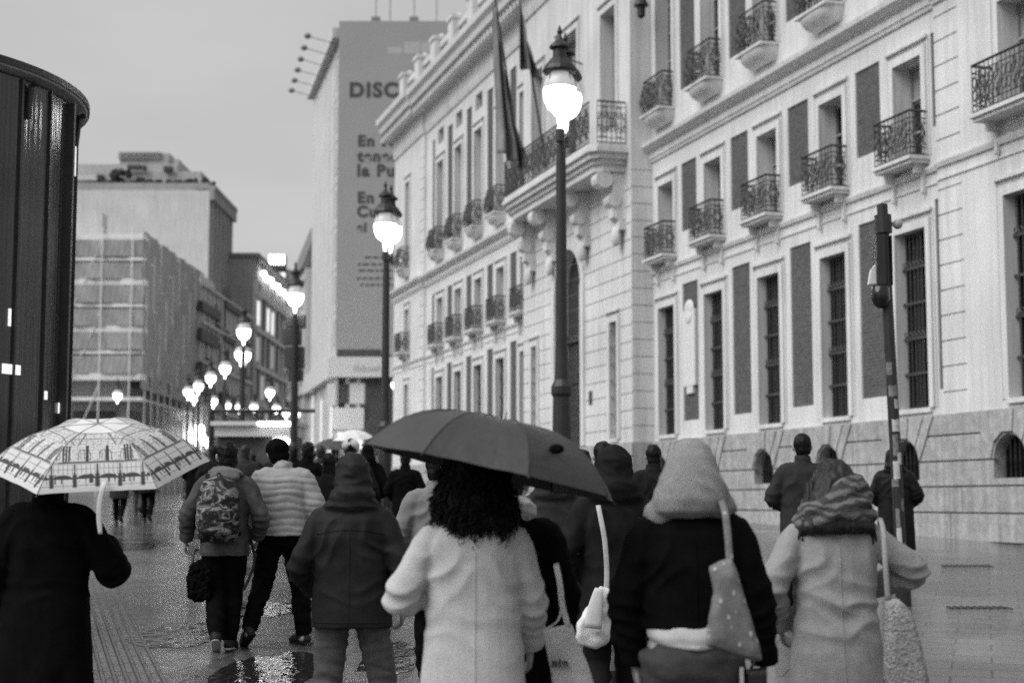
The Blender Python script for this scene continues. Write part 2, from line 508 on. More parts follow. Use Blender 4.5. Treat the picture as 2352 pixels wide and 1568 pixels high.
def rail_panel(mb, a, b, z0, z1, bulge=0.0):
    """ironwork between plan points a and b (u, o): bars, scroll rings, rails"""
    a, b = Vector((a[0], a[1], 0)), Vector((b[0], b[1], 0))
    Ln = (b - a).length; t = (b - a) / Ln; nrm = Vector((-t.y, t.x, 0))
    if nrm.y < 0: nrm = -nrm
    def off(z):
        f = (z - z0) / (z1 - z0)
        return nrm * (bulge * math.sin(math.pi * min(1, f * 1.15)) * (1.2 - f))
    def P(s, z): return a + t * s + off(z) + Vector((0, 0, z))
    for z, r in ((z0 + .03, .018), (z1, .028), (z0 + .16, .012), (z1 - .14, .012)):
        mb.tube([P(0, z), P(Ln, z)], r, n=4)
    n = max(2, int(Ln / .125))
    hs = [z0, z0 + (z1 - z0) * .25, z0 + (z1 - z0) * .5, z0 + (z1 - z0) * .75, z1] if bulge else [z0, z1]
    for i in range(n + 1):
        s = Ln * i / n
        mb.tube([P(s, z) for z in hs], .011, n=4)
    # scrolls: ring chains between the rails
    h = z1 - z0 - .3
    cells = max(1, int(round(Ln / .5)))
    for i in range(cells):
        s = Ln * (i + .5) / cells
        for zz, rr in ((z0 + .16 + h * .5, h * .33), (z0 + .16 + h * .5, h * .17), (z0 + .16 + h * .16, h * .14), (z0 + .16 + h * .84, h * .14)):
            pts = []
            for k in range(11):
                q = 2 * math.pi * k / 10
                pts.append(P(s, zz) + t * (rr * .62 * math.cos(q)) + Vector((0, 0, rr * math.sin(q))))
            mb.tube(pts, .015, n=4, caps=False)
        for sg in (-1, 1):
            for zz in (.3, .7):
                pts = []
                for k in range(9):
                    q = 2 * math.pi * k / 8
                    pts.append(P(s + sg * Ln / cells * .36, z0 + .16 + h * zz) + t * (.055 * math.cos(q)) + Vector((0, 0, .10 * math.sin(q))))
                mb.tube(pts, .013, n=4, caps=False)

def balcony(u0, u1, z, o, dep=.42, h=.88, bulge=0.0):
    fl = MB()
    if bulge:
        # rounded stone tray under a bellied railing
        prev = None
        for k in range(13):
            q = math.pi / 2 * k / 12
            w, ins, zz_ = .05 + .40 * math.sin(q), .22 * (1 - math.sin(q)), z - .32 * math.cos(q)
            ring_ = []
            for m2 in range(13):
                p_ = math.pi * m2 / 12
                cxx, hw = (u0 + u1) / 2, (u1 - u0) / 2 + .02 - ins
                ring_.append((cxx - hw * math.copysign(abs(math.cos(p_)) ** .45, math.cos(p_)), o + w * abs(math.sin(p_)) ** .45, zz_))
            if prev:
                for m2 in range(12): fl.quad(prev[m2], prev[m2 + 1], ring_[m2 + 1], ring_[m2])
            prev = ring_
        fl.box((u0 - .05, o - .01, z), (u1 + .05, o + dep + .12, z + .06))
    else:
        fl.box((u0 - .06, o - .01, z), (u1 + .06, o + dep + .06, z + .07))
        fl.box((u0 - .02, o - .01, z - .07), (u1 + .02, o + dep, z - .002))
        for u in (u0 + .12, u1 - .12):
            fl.box((u - .04, o - .01, z - .24), (u + .04, o + .26, z - .072))
            fl.box((u - .032, o - .01, z - .58), (u + .032, o + .09, z - .242))
            fl.ell((u, o + .06, z - .60), (.038, .07, .07), nu=8, nv=6)
    b = fl.build('balcony', M['plaster'], CASA)
    r = MB()
    zb = z + (.062 if bulge else .072)
    rail_panel(r, (u0, o + dep), (u1, o + dep), zb, zb + h, bulge)
    rail_panel(r, (u0, o + .02), (u0, o + dep), zb, zb + h)
    rail_panel(r, (u1, o + .02), (u1, o + dep), zb, zb + h)
    r.build('railing', M['railing'], b)
    return b

WR = random.Random(21)
def window(u0, u1, z0, z1, o, depth, grille=False, rows=4):
    p = o - depth
    f = MB(); w = .07
    f.box((u0, p - .06, z0), (u0 + w, p + .002, z1)); f.box((u1 - w, p - .06, z0), (u1, p + .002, z1))
    f.box((u0 + w, p - .06, z0), (u1 - w, p + .001, z0 + w)); f.box((u0 + w, p - .06, z1 - w), (u1 - w, p + .001, z1))
    c = (u0 + u1) / 2
    f.box((c - .045, p - .055, z0 + w), (c + .045, p + .004, z1 - w))
    for k in range(1, rows):
        zz = z0 + (z1 - z0) * k / rows
        f.box((u0 + w, p - .05, zz - .02), (c - .046, p - .002, zz + .02)); f.box((c + .046, p - .05, zz - .02), (u1 - w, p - .002, zz + .02))
    fo = f.build('window', M['wood'] if grille else M['frame'], CASA)
    gl = MB(); gl.box((u0 - .02, p - .09, z0 - .02), (u1 + .02, p - .062, z1 + .02)); gl.build('glass', M['glass'], fo)
    if not grille and z1 - z0 > 1 and WR.random() < .75:
        bl = MB(); zb_ = z0 + w + (z1 - z0) * WR.choice((.0, .25, .45, .6)); bl.box((u0 + w, p - .0615, zb_), (u1 - w, p - .0585, z1 - w)); bl.build('blind', M['blind'], fo)
    if grille:
        gr = MB()
        n = 8
        for i in range(1, n):
            u = u0 + (u1 - u0) * i / n
            gr.tube([(u, p + .07, z0 + .01), (u, p + .07, z1 - .01)], .014, n=5)
        for k in range(1, 5):
            zz = z0 + (z1 - z0) * k / 5
            gr.box((u0 + .005, p + .05, zz - .025), (u1 - .005, p + .085, zz + .025))
        for k in range(2):
            zz = z0 + (z1 - z0) * (.4 + .4 * k)
            for i in range(n):
                gr.torus((u0 + (u1 - u0) * (i + .5) / n, p + .07, zz + .09), .05, .012, n=8)
        gr.build('grille', M['railing'], fo)
    return fo

G = .035                       # joint width
openW, openB = {'R': [], 'C': [], 'L': [], 'PR': [], 'PL': []}, []
trim = None; wm = MB()
wins, bals = [], []
bays_r = [31.17 + 3.13 * k for k in range(5)]
bays_l = [56.75 + 3.08 * k for k in range(5)]
for side, bays in (('R', bays_r), ('L', bays_l)):
    for k, u in enumerate(bays):
        for (w, z0, z1, dp, gr) in ((1.14, 3.53, 7.02, .21, True), (1.05, 8.40, 10.42, .34, False), (1.15, 12.42, 16.40, .32, False)):
            openW[side].append((u, u + w, z0, z1, dp, False))
            wins.append((u, u + w, z0, z1, 0.0, dp, gr))
            surround(trim, u, u + w, z0, z1, 0.0)
        openW[side].append((u + .08, u + 1.06, 17.2, 17.85, .2, False)); wins.append((u + .08, u + 1.06, 17.2, 17.85, 0, .2, False))
        bals.append((u - .14, u + 1.19, 8.30, 0.0, .40, .88, 0.0))
        bals.append((u - .10, u + 1.25, 12.36, 0.0, .36, .98, .16))
    prs = [u + 1.62 for u in bays] + ([29.95 + .70] if side == 'R' else [])
    for j, u in enumerate(prs):
        w = 1.0 if side == 'R' else .8
        if side == 'R' and j == 5: u, w = 30.62, .24
        if side == 'L' and j == 4: w = .4
        for z0, z1 in ((3.85, 7.49), (8.9, 10.74), (12.76, 17.6)):
            openW[side].append((u, u + w, z0, z1, .035, False))
            pan = MB(); pan.box((u - .02, -.06, z0 - .02), (u + w + .02, -.035, z1 + .02)); pan.build('brick_panel', M['brick'], CASA)
for nm, lst in (('PR', ((27.28, 28.42),)), ('PL', ((75.0, 75.85),))):
    for a, b in lst:
        for z0, z1, dp, gr in ((3.53, 7.1, .22, True), (8.6, 10.6, .34, False), (12.45, 16.6, .38, False)):
            openW[nm].append((a, b, z0, z1, dp, False)); wins.append((a, b, z0, z1, .12, dp, gr)); surround(trim, a, b, z0, z1, .12)
        bals.append((a - .18, b + .22, 8.50, .12, .45, .88, 0.0)); bals.append((a - .12, b + .14, 12.40, .12, .4, .98, .16))
EC = .64
for a, b, z0, z1, gr in ((46.4, 47.0, 3.5, 6.85, True), (53.9, 54.5, 3.5, 6.85, True), (46.35, 47.6, 12.5, 16.1, False), (49.75, 51.65, 12.5, 16.4, False), (53.2, 54.4, 12.5, 16.1, False)):
    openW['C'].append((a, b, z0, z1, .35, False)); wins.append((a, b, z0, z1, EC, .35, gr)); surround(trim, a, b, z0, z1, EC)
DU0, DU1 = 49.45, 51.95
openW['C'].append((DU0, DU1, 3.36, 9.55, .4, False))
# rusticated courses: grooves cut into the corner strips and the whole lower part of the central block
zz = 3.75
while zz < 17.5:
    if not 11.1 < zz < 11.9:
        openW['PR'].append((29.75, 30.56, zz, zz + G, .03, True))
        openW['PL'].append((72.2, 72.95, zz, zz + G, .03, True))
        if zz < 10.8: openW['C'].append((45.27, 55.43, zz, zz + G, .03, True))
    zz += .478
for u in (45.9, 47.9, 49.2, 52.1, 53.2):
    openW['C'].append((u, u + .03, 3.37, 10.8, .03, True))
SEG = {'PR': (14, 30.55, .12), 'R': (30.55, 45.28, 0.0), 'C': (45.28, 55.42, EC), 'L': (55.42, 72.2, 0.0), 'PL': (72.2, 78.3, .12)}
TOP = 19.3
for k, (a, b, o) in SEG.items():
    wall(wm, a, b, 3.36, TOP, o, openW[k])
arch_fill(wm, DU0, DU1, 8.3, 9.55, EC, .4)
for u, o in ((30.55, .12), (72.2, .12)):
    wm.quad((u, 0, 3.36), (u, o, 3.36), (u, o, TOP), (u, 0, TOP))
# the side faces of the projecting central block, with the same courses
for u, sg in ((45.28, -1), (55.42, 1)):
    z = 3.36
    while z < TOP:
        z2 = min(z + (.443 if z < 10.8 else 9), TOP)
        wm.box((u - (.03 if sg < 0 else 0), -.01, z), (u + (.03 if sg > 0 else 0), EC, z2))
        z = z2 + (.035 if z < 10.8 else .0)
    wm.box((u - .0, -.01, 3.36), (u + .002 * sg, EC - .01, TOP))
wm.quad((78.3, .12, 0), (78.3, -16, 0), (78.3, -16, TOP), (78.3, .12, TOP))
wm.box((14, -16, 0), (78.28, -.62, TOP - .01))
wo_ = wm.build('wall', M['plaster'], CASA)
for u0, u1, z0, z1, o, dp, gr in wins: window(u0, u1, z0, z1, o, dp, gr, 5 if z1 - z0 > 3 else (1 if z1 - z0 < 1 else 3))
for q in bals: balcony(*q)

# granite plinth with cellar vents
pl = MB(); PO = .14
cops = []
cellar = [(28.0, 28.98)] + [(31.42 + 3.12 * k, 32.44 + 3.12 * k) for k in range(5)] + [(57.0 + 3.08 * k, 57.98 + 3.08 * k) for k in range(5)]
for a, b in cellar: cops.append((a, b, 2.15, 2.92, .24, False))
for z in (1.0, 1.52, 2.0, 2.47, 2.95):
    cops.append((14, 78.4, z, z + .035, .05, True))
rnd = random.Random(3)
for j, (za, zb) in enumerate(((.2, 1.0), (1.035, 1.52), (1.555, 2.0), (2.035, 2.47), (2.505, 2.95), (2.985, 3.36))):
    u = 14.3 + .6 * (j % 2)
    while u < 78:
        if not any(a - .1 < u < b + .1 for a, b in cellar): cops.append((u, u + .02, za, zb, .03, True))
        u += rnd.uniform(1.3, 2.6)
csegs = ((14, 45.0, PO, 0), (45.0, DU0, EC + PO, 0), (DU1, 55.7, EC + PO, 0), (55.7, 78.4, PO, 0))
for a, b, o, _ in csegs:
    wall(pl, a, b, .0, 3.36, o, [q for q in cops if q[1] > a and q[0] < b and (q[4] < .1 or o == PO)])
    pl.quad((a, o, 3.36), (b, o, 3.36), (b, -.2, 3.36), (a, -.2, 3.36))
for a, b in cellar: arch_fill(pl, a, b, 2.45, 2.92, PO, .24)
for u in (45.0, 55.7): pl.quad((u, 0, 0), (u, EC + PO, 0), (u, EC + PO, 3.36), (u, 0, 3.36))
for u in (DU0, DU1): pl.quad((u, -.2, 0), (u, EC + PO, 0), (u, EC + PO, 3.36), (u, -.2, 3.36))
# slanted stones over the vents
for a, b in cellar:
    c = (a + b) / 2
    for f0, f1, pr in ((-1.0, -.62, .03), (-.60, -.22, .045), (-.20, .20, .06), (.22, .60, .045), (.62, 1.0, .03)):
        q0, q1 = math.pi / 2 * f0 * .92, math.pi / 2 * f1 * .92
        P_ = []
        for q, r1, top_ in ((q0, .55, 0), (q1, .55, 0), (q1, 0, 1), (q0, 0, 1)):
            if top_: P_.append((c + .95 * math.sin(q) * 1.0 * (.62 + .5 * abs(math.sin(q))), 3.34))
            else: P_.append((c + r1 * math.sin(q), 2.45 + .53 * math.cos(q)))
        pl.add([(u_, PO + o_, z_) for o_ in (-.01, pr) for u_, z_ in P_], [(3,2,1,0),(4,5,6,7),(0,1,5,4),(1,2,6,5),(2,3,7,6),(3,0,4,7)])
pl.quad((78.4, PO, 0), (78.4, -16, 0), (78.4, -16, 3.36), (78.4, PO, 3.36))
po_ = pl.build('plinth', M['stone'], CASA)
for a, b in cellar:
    v = MB(); v.box((a - .02, PO - .28, 2.13), (b + .02, PO - .24, 2.94))  # near-black sheet: the darkness inside the vent is put into its colour
    vo = v.build('cellar_vent', M['vent_dark'], CASA)
    gr = MB()
    for i in range(1, 7):
        u = a + (b - a) * i / 7
        gr.tube([(u, PO - .16, 2.15), (u, PO - .16, 2.45 + .46 * math.sqrt(max(0, 1 - ((u - (a + b) / 2) / ((b - a) / 2)) ** 2)))], .012, n=4)
    gr.build('grille', M['iron'], vo)

# string courses and the main cornice
co = MB()
def course(a, b, o, prof): co.extrude(prof, (Vector((a, o, 0)), Vector((b, o, 0)), Vector((0, 1, 0))))
mid = [(-.05, 11.20), (.05, 11.20), (.07, 11.27), (.10, 11.29), (.10, 11.44), (.20, 11.50), (.32, 11.60), (.34, 11.70), (-.05, 11.76)]
low = [(-.05, 8.02), (.05, 8.02), (.08, 8.10), (.08, 8.14), (-.05, 8.16)]
top = [(-.05, 18.2), (.06, 18.2), (.10, 18.4), (.10, 19.0), (.25, 19.15), (.30, 19.3), (.75, 19.45), (.80, 19.7), (.95, 19.85), (.98, 20.1), (-.05, 20.2)]
sb = [(-.05, 7.78), (.03, 7.78), (.03, 7.82), (-.05, 7.82)]
for k, (a, b, o) in SEG.items():
    if k == 'C': course(a - .1, b + .1, o, top); continue
    course(a, b, o, mid); course(a, b, o, top)
    for prof in (low, sb):
        course(a, b, o, prof)
# modillion blocks under the cornice
for k in range(150):
    u = 14.2 + k * .43
    o = next(s[2] for s in SEG.values() if s[0] <= u < s[1]) if u < 78.3 else .12
    co.box((u, o + .0, 19.06), (u + .2, o + .68, 19.28))
co.build('cornice', M['plaster'], CASA)
pa = MB()
for k in range(22):
    u = 14 + k * 3.08
    if u > 78: break
    pa.box((u, -.45, 20.18), (u + .75, .35, 21.75)); pa.box((u - .06, -.5, 21.75), (u + .81, .42, 21.9))
    pa.lathe([(.30, 0), (.26, .06), (.10, .16), (.03, .2)], n=8, c=(u + .37, -.05, 21.9))
    if u + 3.0 < 78.4:
        pa.box((u + .75, -.25, 20.18), (u + 3.08, .12, 20.45)); pa.box((u + .75, -.25, 21.35), (u + 3.08, .12, 21.6))
        for j in range(6):
            pa.lathe([(.10, 0), (.07, .1), (.13, .35), (.06, .75), (.10, .9)], n=8, c=(u + 1.0 + j * .36, -.06, 20.45))
pa.build('parapet', M['plaster'], CASA)
rf = MB(); rf.prism([(14, -16), (78.2, -16), (78.2, -1.0), (14, -1.0)], 19.3, 20.5); rf.build('roof', M['roof'], CASA)

# the big balcony over the portal
cb = MB(); BU0, BU1, BO = 45.4, 55.3, 1.8
for (ins, z0, z1) in ((.30, 11.0, 11.2), (.22, 11.2, 11.34), (.10, 11.34, 11.5), (.0, 11.5, 11.62), (.05, 11.62, 11.74)):
    cb.prism([(BU0 + ins, EC), (BU1 - ins, EC), (BU1 - ins, BO - ins - .5), (BU1 - 1.2 - ins, BO - ins), (BU0 + .25 + ins, BO - ins), (BU0 + ins, BO - ins - .2)], z0, z1)
for u in (45.95, 48.9, 52.0, 54.3):
    for k, (zz, rr, oo) in enumerate(((10.78, .26, 1.25), (10.2, .20, .95), (9.75, .15, .78))):
        cb.tube([(u - .22, oo, zz), (u + .22, oo, zz)], rr, n=12)
    cb.box((u - .18, EC - .02, 9.7), (u + .18, 1.0, 10.98))
    cb.box((u - .28, EC - .02, 9.35), (u + .28, EC + .2, 9.6))
    cb.ell((u, EC + .2, 9.2), (.2, .14, .3), nu=10, nv=8)
cbo = cb.build('balcony', M['plaster'], CASA)
r = MB()
rail_panel(r, (BU0 + .1, EC + .05), (BU0 + .1, BO - .25), 11.75, 12.95)
rail_panel(r, (BU0 + .3, BO - .08), (BU1 - 1.25, BO - .08), 11.75, 12.95)
rail_panel(r, (BU1 - 1.2, BO - .08), (BU1 - .1, BO - .55), 11.75, 12.95)
r.build('railing', M['railing'], cbo)
dr = MB()
dr.box((DU0, EC - .46, .6), (DU1, EC - .40, 9.5))
for k in range(2):
    a = DU0 + .08 + k * 1.22
    for z0, z1 in ((1.4, 3.2), (3.4, 5.2), (5.4, 6.4)):
        dr.box((a + .1, EC - .40, z0), (a + 1.0, EC - .36, z1))
dr.box((DU0, EC - .40, 6.7), (DU1, EC - .28, 6.95))
dro = dr.build('door', M['wood'], CASA)
ar = MB()
for i in range(18):
    q0, q1 = math.pi * i / 18, math.pi * (i + 1) / 18
    c = (DU0 + DU1) / 2
    pts = []
    for q in (q0, q1):
        for rr in (1.25, 1.55): pts.append((c - rr * math.cos(q), 8.3 + rr * math.sin(q)))
    a, b, c2, e = pts
    ar.add([(a[0], EC + .06, a[1]), (b[0], EC + .06, b[1]), (e[0], EC + .06, e[1]), (c2[0], EC + .06, c2[1]), (a[0], EC - .1, a[1]), (b[0], EC - .1, b[1]), (e[0], EC - .1, e[1]), (c2[0], EC - .1, c2[1])],
           [(0,1,2,3),(0,3,7,4),(1,5,6,2)])
for u in (DU0 - .3, DU1): ar.box((u, EC - .02, 3.4), (u + .3, EC + .08, 8.3))
ar.build('door_surround', M['plaster'], CASA)
# pale tile plaque fixed over one of the ground floor brick panels
pq = MB(); pq.box((42.3, -.036, 4.75), (43.08, .05, 6.75)); pq.ell((42.69, .03, 6.8), (.30, .05, .22), nu=12, nv=8); pq.ell((42.69, .06, 6.55), (.2, .04, .16), nu=10, nv=6)
pq.prism([(42.5, -.036), (42.9, -.036), (42.9, .04), (42.5, .04)], 4.55, 4.75)
pq.build('plaque', M['sign_white'], CASA)
nt_ = MB(); nt_.box((48.55, EC - .005, 4.6), (48.8, EC + .03, 5.0)); nt_.build('notice_plate', M['dark'], CASA)
for u, z in ((49.3, 14.6), (44.6, 15.5)):
    wl = MB(); o = EC if u > 45.3 else 0
    wl.tube([(u, o - .02, z + .5), (u, o + .35, z + .6), (u, o + .55, z + .45)], .025, n=6)
    wl.lathe([(.03, .45), (.06, .3), (.20, .05), (.22, 0), (.12, -.02), (.11, -.3), (.04, -.36)], n=10, c=(u, o + .55, z - .0))
    wl.build('wall_lantern', M['iron'], CASA)

# ------------------------------------------------------------------ flags over the portal
M['flag'] = mat('wet_flag_cloth', .19, rough=.8, var=.5, scale=1.2, stretch=(1, 1, .4))
def casa(u, o, z): return Vector((17, 0, z)) + DIR * u + NRM * o
def flag(u, z1, z0, w, label, seed):
    root = empty('flag', casa(u, 1.7, 12.2), math.atan2(DIR.y, DIR.x))
    tag(root, label, 'flag', 'flags over the portal')
    p = MB(); top = Vector((0, .9, z1 - 12.2 + .5))
    p.tube([(0, -.1, -.3), top], .035, n=8); p.ell(top, (.06, .06, .08), nu=8, nv=6)
    p.build('flagpole', M['iron'], root)
    vs, fs = [], []
    nx, nz_ = 18, 30
    H_ = z1 - 12.2
    for j in range(nz_ + 1):
        t = j / nz_
        for i in range(nx + 1):
            s_ = i / nx
            zt_ = H_ + .3 - s_ * H_ * .42                    # hangs from the upper half of the slanting pole
            yt_ = .9 - .9 * s_ * .42
            zb_ = z0 - 12.2 + .9 * (1 - s_) * .6
            gather = 1 - .35 * math.sin(math.pi * min(1, t * 1.2))
            y = yt_ - w * s_ * 1.1 * t * gather - .12 * t
            x = (.10 + .14 * t) * math.sin(s_ * 15 + seed + 1.5 * t) + .12 * math.sin(4 * t + seed)
            vs.append((x, y, zt_ * (1 - t) + zb_ * t))
    for j in range(nz_):
        for i in range(nx):
            a = j * (nx + 1) + i
            fs.append((a, a + 1, a + nx + 2, a + nx + 1))
    me = bpy.data.meshes.new('cloth'); me.from_pydata(vs, [], fs)
    me.polygons.foreach_set('use_smooth', [True] * len(me.polygons))
    c = link('cloth', me, M['flag'], root)
    so = c.modifiers.new('thickness', 'SOLIDIFY'); so.thickness = .012
flag(52.3, 17.6, 12.3, .55, 'long dark flag hanging limp at the far end of the portal balcony', 1)
flag(49.9, 17.3, 14.6, .45, 'shorter dark flag hanging limp right behind the nearest street lamp', 4)

# ------------------------------------------------------------------ tall building with the billboard
bb0 = at(775, 600, 105); BX, BY = bb0.x, 105.0
BZ = .8
BILL = empty('billboard_building', (BX, BY, 0))
tag(BILL, 'tall building with its end wall covered by a giant grey lettered billboard', 'building')
def bz(y, Y=BY): return at(775, y, Y).z
ztop, zbot = bz(50), bz(815)
s13 = Vector((-.2282, .9736, 0))                    # its street front runs away along this direction
def rowbox(mb, ox, oy, d_, n_, u0, u1, o0, o1, z0, z1):
    """box in a frame with along-vector d_ and outward n_"""
    vs = []
    for z in (z0, z1):
        for u, o in ((u0, o0), (u1, o0), (u1, o1), (u0, o1)):
            q = Vector((ox, oy, z)) + d_ * u + n_ * o
            vs.append(q)
    mb.add(vs, [(3,2,1,0),(4,5,6,7),(0,1,5,4),(1,2,6,5),(2,3,7,6),(3,0,4,7)])
n13 = Vector((-.9736, -.2282, 0))
w = MB()
w.add([(0, 0.6, 0), (26, .6, 0), (26, 17, 0), (s13.x * 17, s13.y * 17, 0), (0, .6, ztop - .3), (26, .6, ztop - .3), (26, 17, ztop - .3), (s13.x * 17, s13.y * 17, ztop - .3)],
      [(3,2,1,0),(4,5,6,7),(0,1,5,4),(1,2,6,5),(2,3,7,6),(3,0,4,7)])
for k in range(8):                                   # floor bands and piers of the street front
    z = 11.8 + k * 3.0
    rowbox(w, 0, .6, s13, n13, 0, 17, 0, .05, z - .14, z + .10)
for k in range(7): rowbox(w, 0, .6, s13, n13, k * 2.7, k * 2.7 + .5, 0, .09, 11, ztop - .3)
rowbox(w, 0, .6, s13, n13, -.1, 17.2, 0, .6, ztop - 1.0, ztop - .3)
w.build('wall', M['facade_pale'], BILL)
for k in range(7):
    for j in range(6):
        z = 12.3 + k * 3.0
        m_ = MB(); rowbox(m_, 0, .6, s13, n13, j * 2.7 + .8, j * 2.7 + 2.2, -.02, .03, z, z + 1.9)
        m_.build('window', M['facade_mid'], BILL)
b_ = MB(); b_.box((-.05, -.12, zbot), (27, .1, ztop)); ban = b_.build('billboard', M['banner'], BILL)
bp = MB()
for k in range(9): bp.box((k * 3.0, .1, zbot), (k * 3.0 + .12, .6, ztop))
bp.build('billboard_frame', M['iron'], BILL)
def text(body, parent, mat_, loc, size, bold=.045, rot=(math.pi / 2, 0, 0), ext=.01, name='lettering'):
    c = bpy.data.curves.new(name, 'FONT'); c.body = body; c.size = size; c.offset = bold * size; c.extrude = ext; c.space_character = 1.18
    o = bpy.data.objects.new(name, c); COL.objects.link(o)
    dg = bpy.context.evaluated_depsgraph_get()
    me = bpy.data.meshes.new_from_object(o.evaluated_get(dg))
    bpy.data.objects.remove(o)
    me.materials.clear()
    t = link(name, me, mat_, parent)
    t.location = loc; t.rotation_euler = rot
    return t
px_m = 105 / FPX
for body, x, yb, hpx in (('DISCO', 802, 223, 33), ('En Ma', 822, 336, 25), ('tened', 822, 371, 25), ('la Pu', 820, 405, 27), ('En Ma', 821, 466, 25), ('Cu', 820, 498, 25), ('el', 820, 532, 20)):
    p_ = at(x, yb, 105)
    text(body, ban, M['print_dark'], (p_.x - BX, -.135, p_.z), hpx * px_m / .70)
for k, (y, x0, x1) in enumerate(((592, 838, 905), (608, 822, 905), (622, 824, 912), (640, 820, 905), (655, 828, 910))):
    x = x0; rn = random.Random(k); m_ = MB()
    while x < x1:
        l = rn.uniform(6, 16); a = at(x, y + 2, 105); b = at(x + l, y - 2.5, 105)
        m_.box((a.x - BX, -.13, a.z), (b.x - BX, -.121, b.z)); x += l + 4
    m_.build('small_print', M['print_dark'], ban)
m_ = MB()
for x0, x1, y0, y1 in ((890, 925, 110, 126), (928, 965, 98, 126), (967, 1015, 100, 124)):
    a = at(x0, y1, 105); b = at(x1, y0, 105); m_.box((a.x - BX, -.13, a.z), (b.x - BX, -.121, b.z))
m_.build('pale_emblem', M['print_pale'], ban)
# floodlights on brackets along the street edge, aerials on the roof
for k in range(6):
    fl = MB(); u = 1.0 + k * 2.4
    q = Vector((0, .6, ztop - 1.2 - k * .15)) + s13 * u
    e = q + n13 * 2.2 + Vector((0, 0, .5))
    fl.tube([q, e], .03, n=5); fl.ell(e, (.25, .25, .2), nu=8, nv=6)
    fl.build('floodlight', M['roof'], BILL)
for x, h in ((2.2, 5), (4.9, 7.5), (3.2, 3), (6.5, 4)):
    an = MB(); an.tube([(x, 3, ztop - .4), (x, 3, ztop + h)], .035, n=5)
    if h > 4: an.box((x - .3, 2.7, ztop - .3), (x + .3, 3.3, ztop + 1.2))
    an.build('aerial', M['roof'], BILL)
rm = MB(); rm.box((1, 4, ztop - .3), (24, 15, ztop + .25)); rm.build('roof', M['roof'], BILL)
# its shop storeys: pale fascia, shop windows, dark wing
sg = MB()
fz0, fz1 = bz(868), bz(822)
sg.box((-.1, -.9, fz0), (4.15, .1, fz1))
rowbox(sg, 0, .6, s13, n13, -.9, 17, 0, .7, fz0, fz1)
sgo = sg.build('sign', M['sign_white'], BILL)
m_ = MB(); rn = random.Random(5)
a = at(812, 852, 104); b = at(868, 836, 104); x = a.x
while x < b.x: m_.box((x - BX, -.92, a.z), (x - BX + .12, -.905, a.z + rn.choice((.3, .42)))); x += .2
m_.build('faded_lettering', M['print_pale'], sgo)
dk = MB(); dk.box((.1, -.3, fz1), (3.0, .4, fz1 + .55)); dk.build('dark_strip', M['dark'], BILL)  # dark strip between the fascia and the billboard
lo = MB()
x0_ = 0.0
for k in range(3): lo.box((k * .75 - .1, -.25, .3), (k * .75 + .18, .58, fz0))
for k in range(9): rowbox(lo, 0, .6, s13, n13, k * 2.0 - .1, k * 2.0 + .35, 0, .3, .3, fz0)
lo.build('pillar', M['facade_pale'], BILL)
for x0, x1, y0, y1, mm in ((750, 771, 880, 930, 'shop_dim'), (778, 800, 882, 925, 'dark'), (803, 836, 880, 926, 'shop_dim'), (762, 836, 936, 985, 'sign_white'), (775, 830, 992, 1030, 'shop_glow'), (838, 1000, 870, 1040, 'dark')):
    a = at(x0, y1, 104.6); b = at(x1, y0, 104.6)
    m_ = MB(); m_.box((a.x - BX, -.32, a.z), (b.x - BX, .55, b.z)); m_.build('shop_window', M[mm], BILL)
for k in range(7):
    m_ = MB(); rowbox(m_, 0, .6, s13, n13, k * 2.0 + .45, k * 2.0 + 1.8, .01, .2, 1.8, fz0 - .3 - .6 * (k % 2)); m_.build('shop_window', M[('shop_glow', 'shop_dim', 'shop_dim')[k % 3]], BILL)

# lower neighbour further along the same street front
NB = empty('mansard_building', (BX + s13.x * 18, BY + .6 + s13.y * 18, 0)); tag(NB, 'lower pale building with sloping roof just beyond the billboard building', 'building')
w = MB(); h = 20.0
rowbox(w, 0, 0, s13, n13, -.9, 14, -14, .6, 0, h)
for k in range(6): rowbox(w, 0, 0, s13, n13, -.9, 14, .6, .85, 4 + k * 3, 4.25 + k * 3)
w.build('wall', M['facade_pale'], NB)
rr = MB(); vs = []
for z, o in ((h, .9), (h + 5.5, -1.2)):
    for u in (-.9, 14): vs.append(Vector((0, 0, z)) + s13 * u + n13 * o)
    for u in (14, -.9): vs.append(Vector((0, 0, z)) + s13 * u + n13 * (-14))
rr.add(vs, [(3,2,1,0),(4,5,6,7),(0,1,5,4),(1,2,6,5),(2,3,7,6),(3,0,4,7)]); rr.build('roof', M['roof'], NB)
for k in range(5):
    for j in range(5):
        m_ = MB(); rowbox(m_, 0, 0, s13, n13, j * 2.8 + .3, j * 2.8 + 1.5, .58, .66, 4.9 + k * 3, 6.8 + k * 3); m_.build('window', M['frame'], NB)

# ------------------------------------------------------------------ left side of the street
def block(name, label, x0, x1, y0, y1, z, mt, z0=0):
    o = empty(name, (x1, y0, 0)); tag(o, label, 'building')
    w = MB(); w.box((x0 - x1, 0, z0), (0, y1 - y0, z)); w.build('wall', M[mt], o)
    return o
XS = -28.0
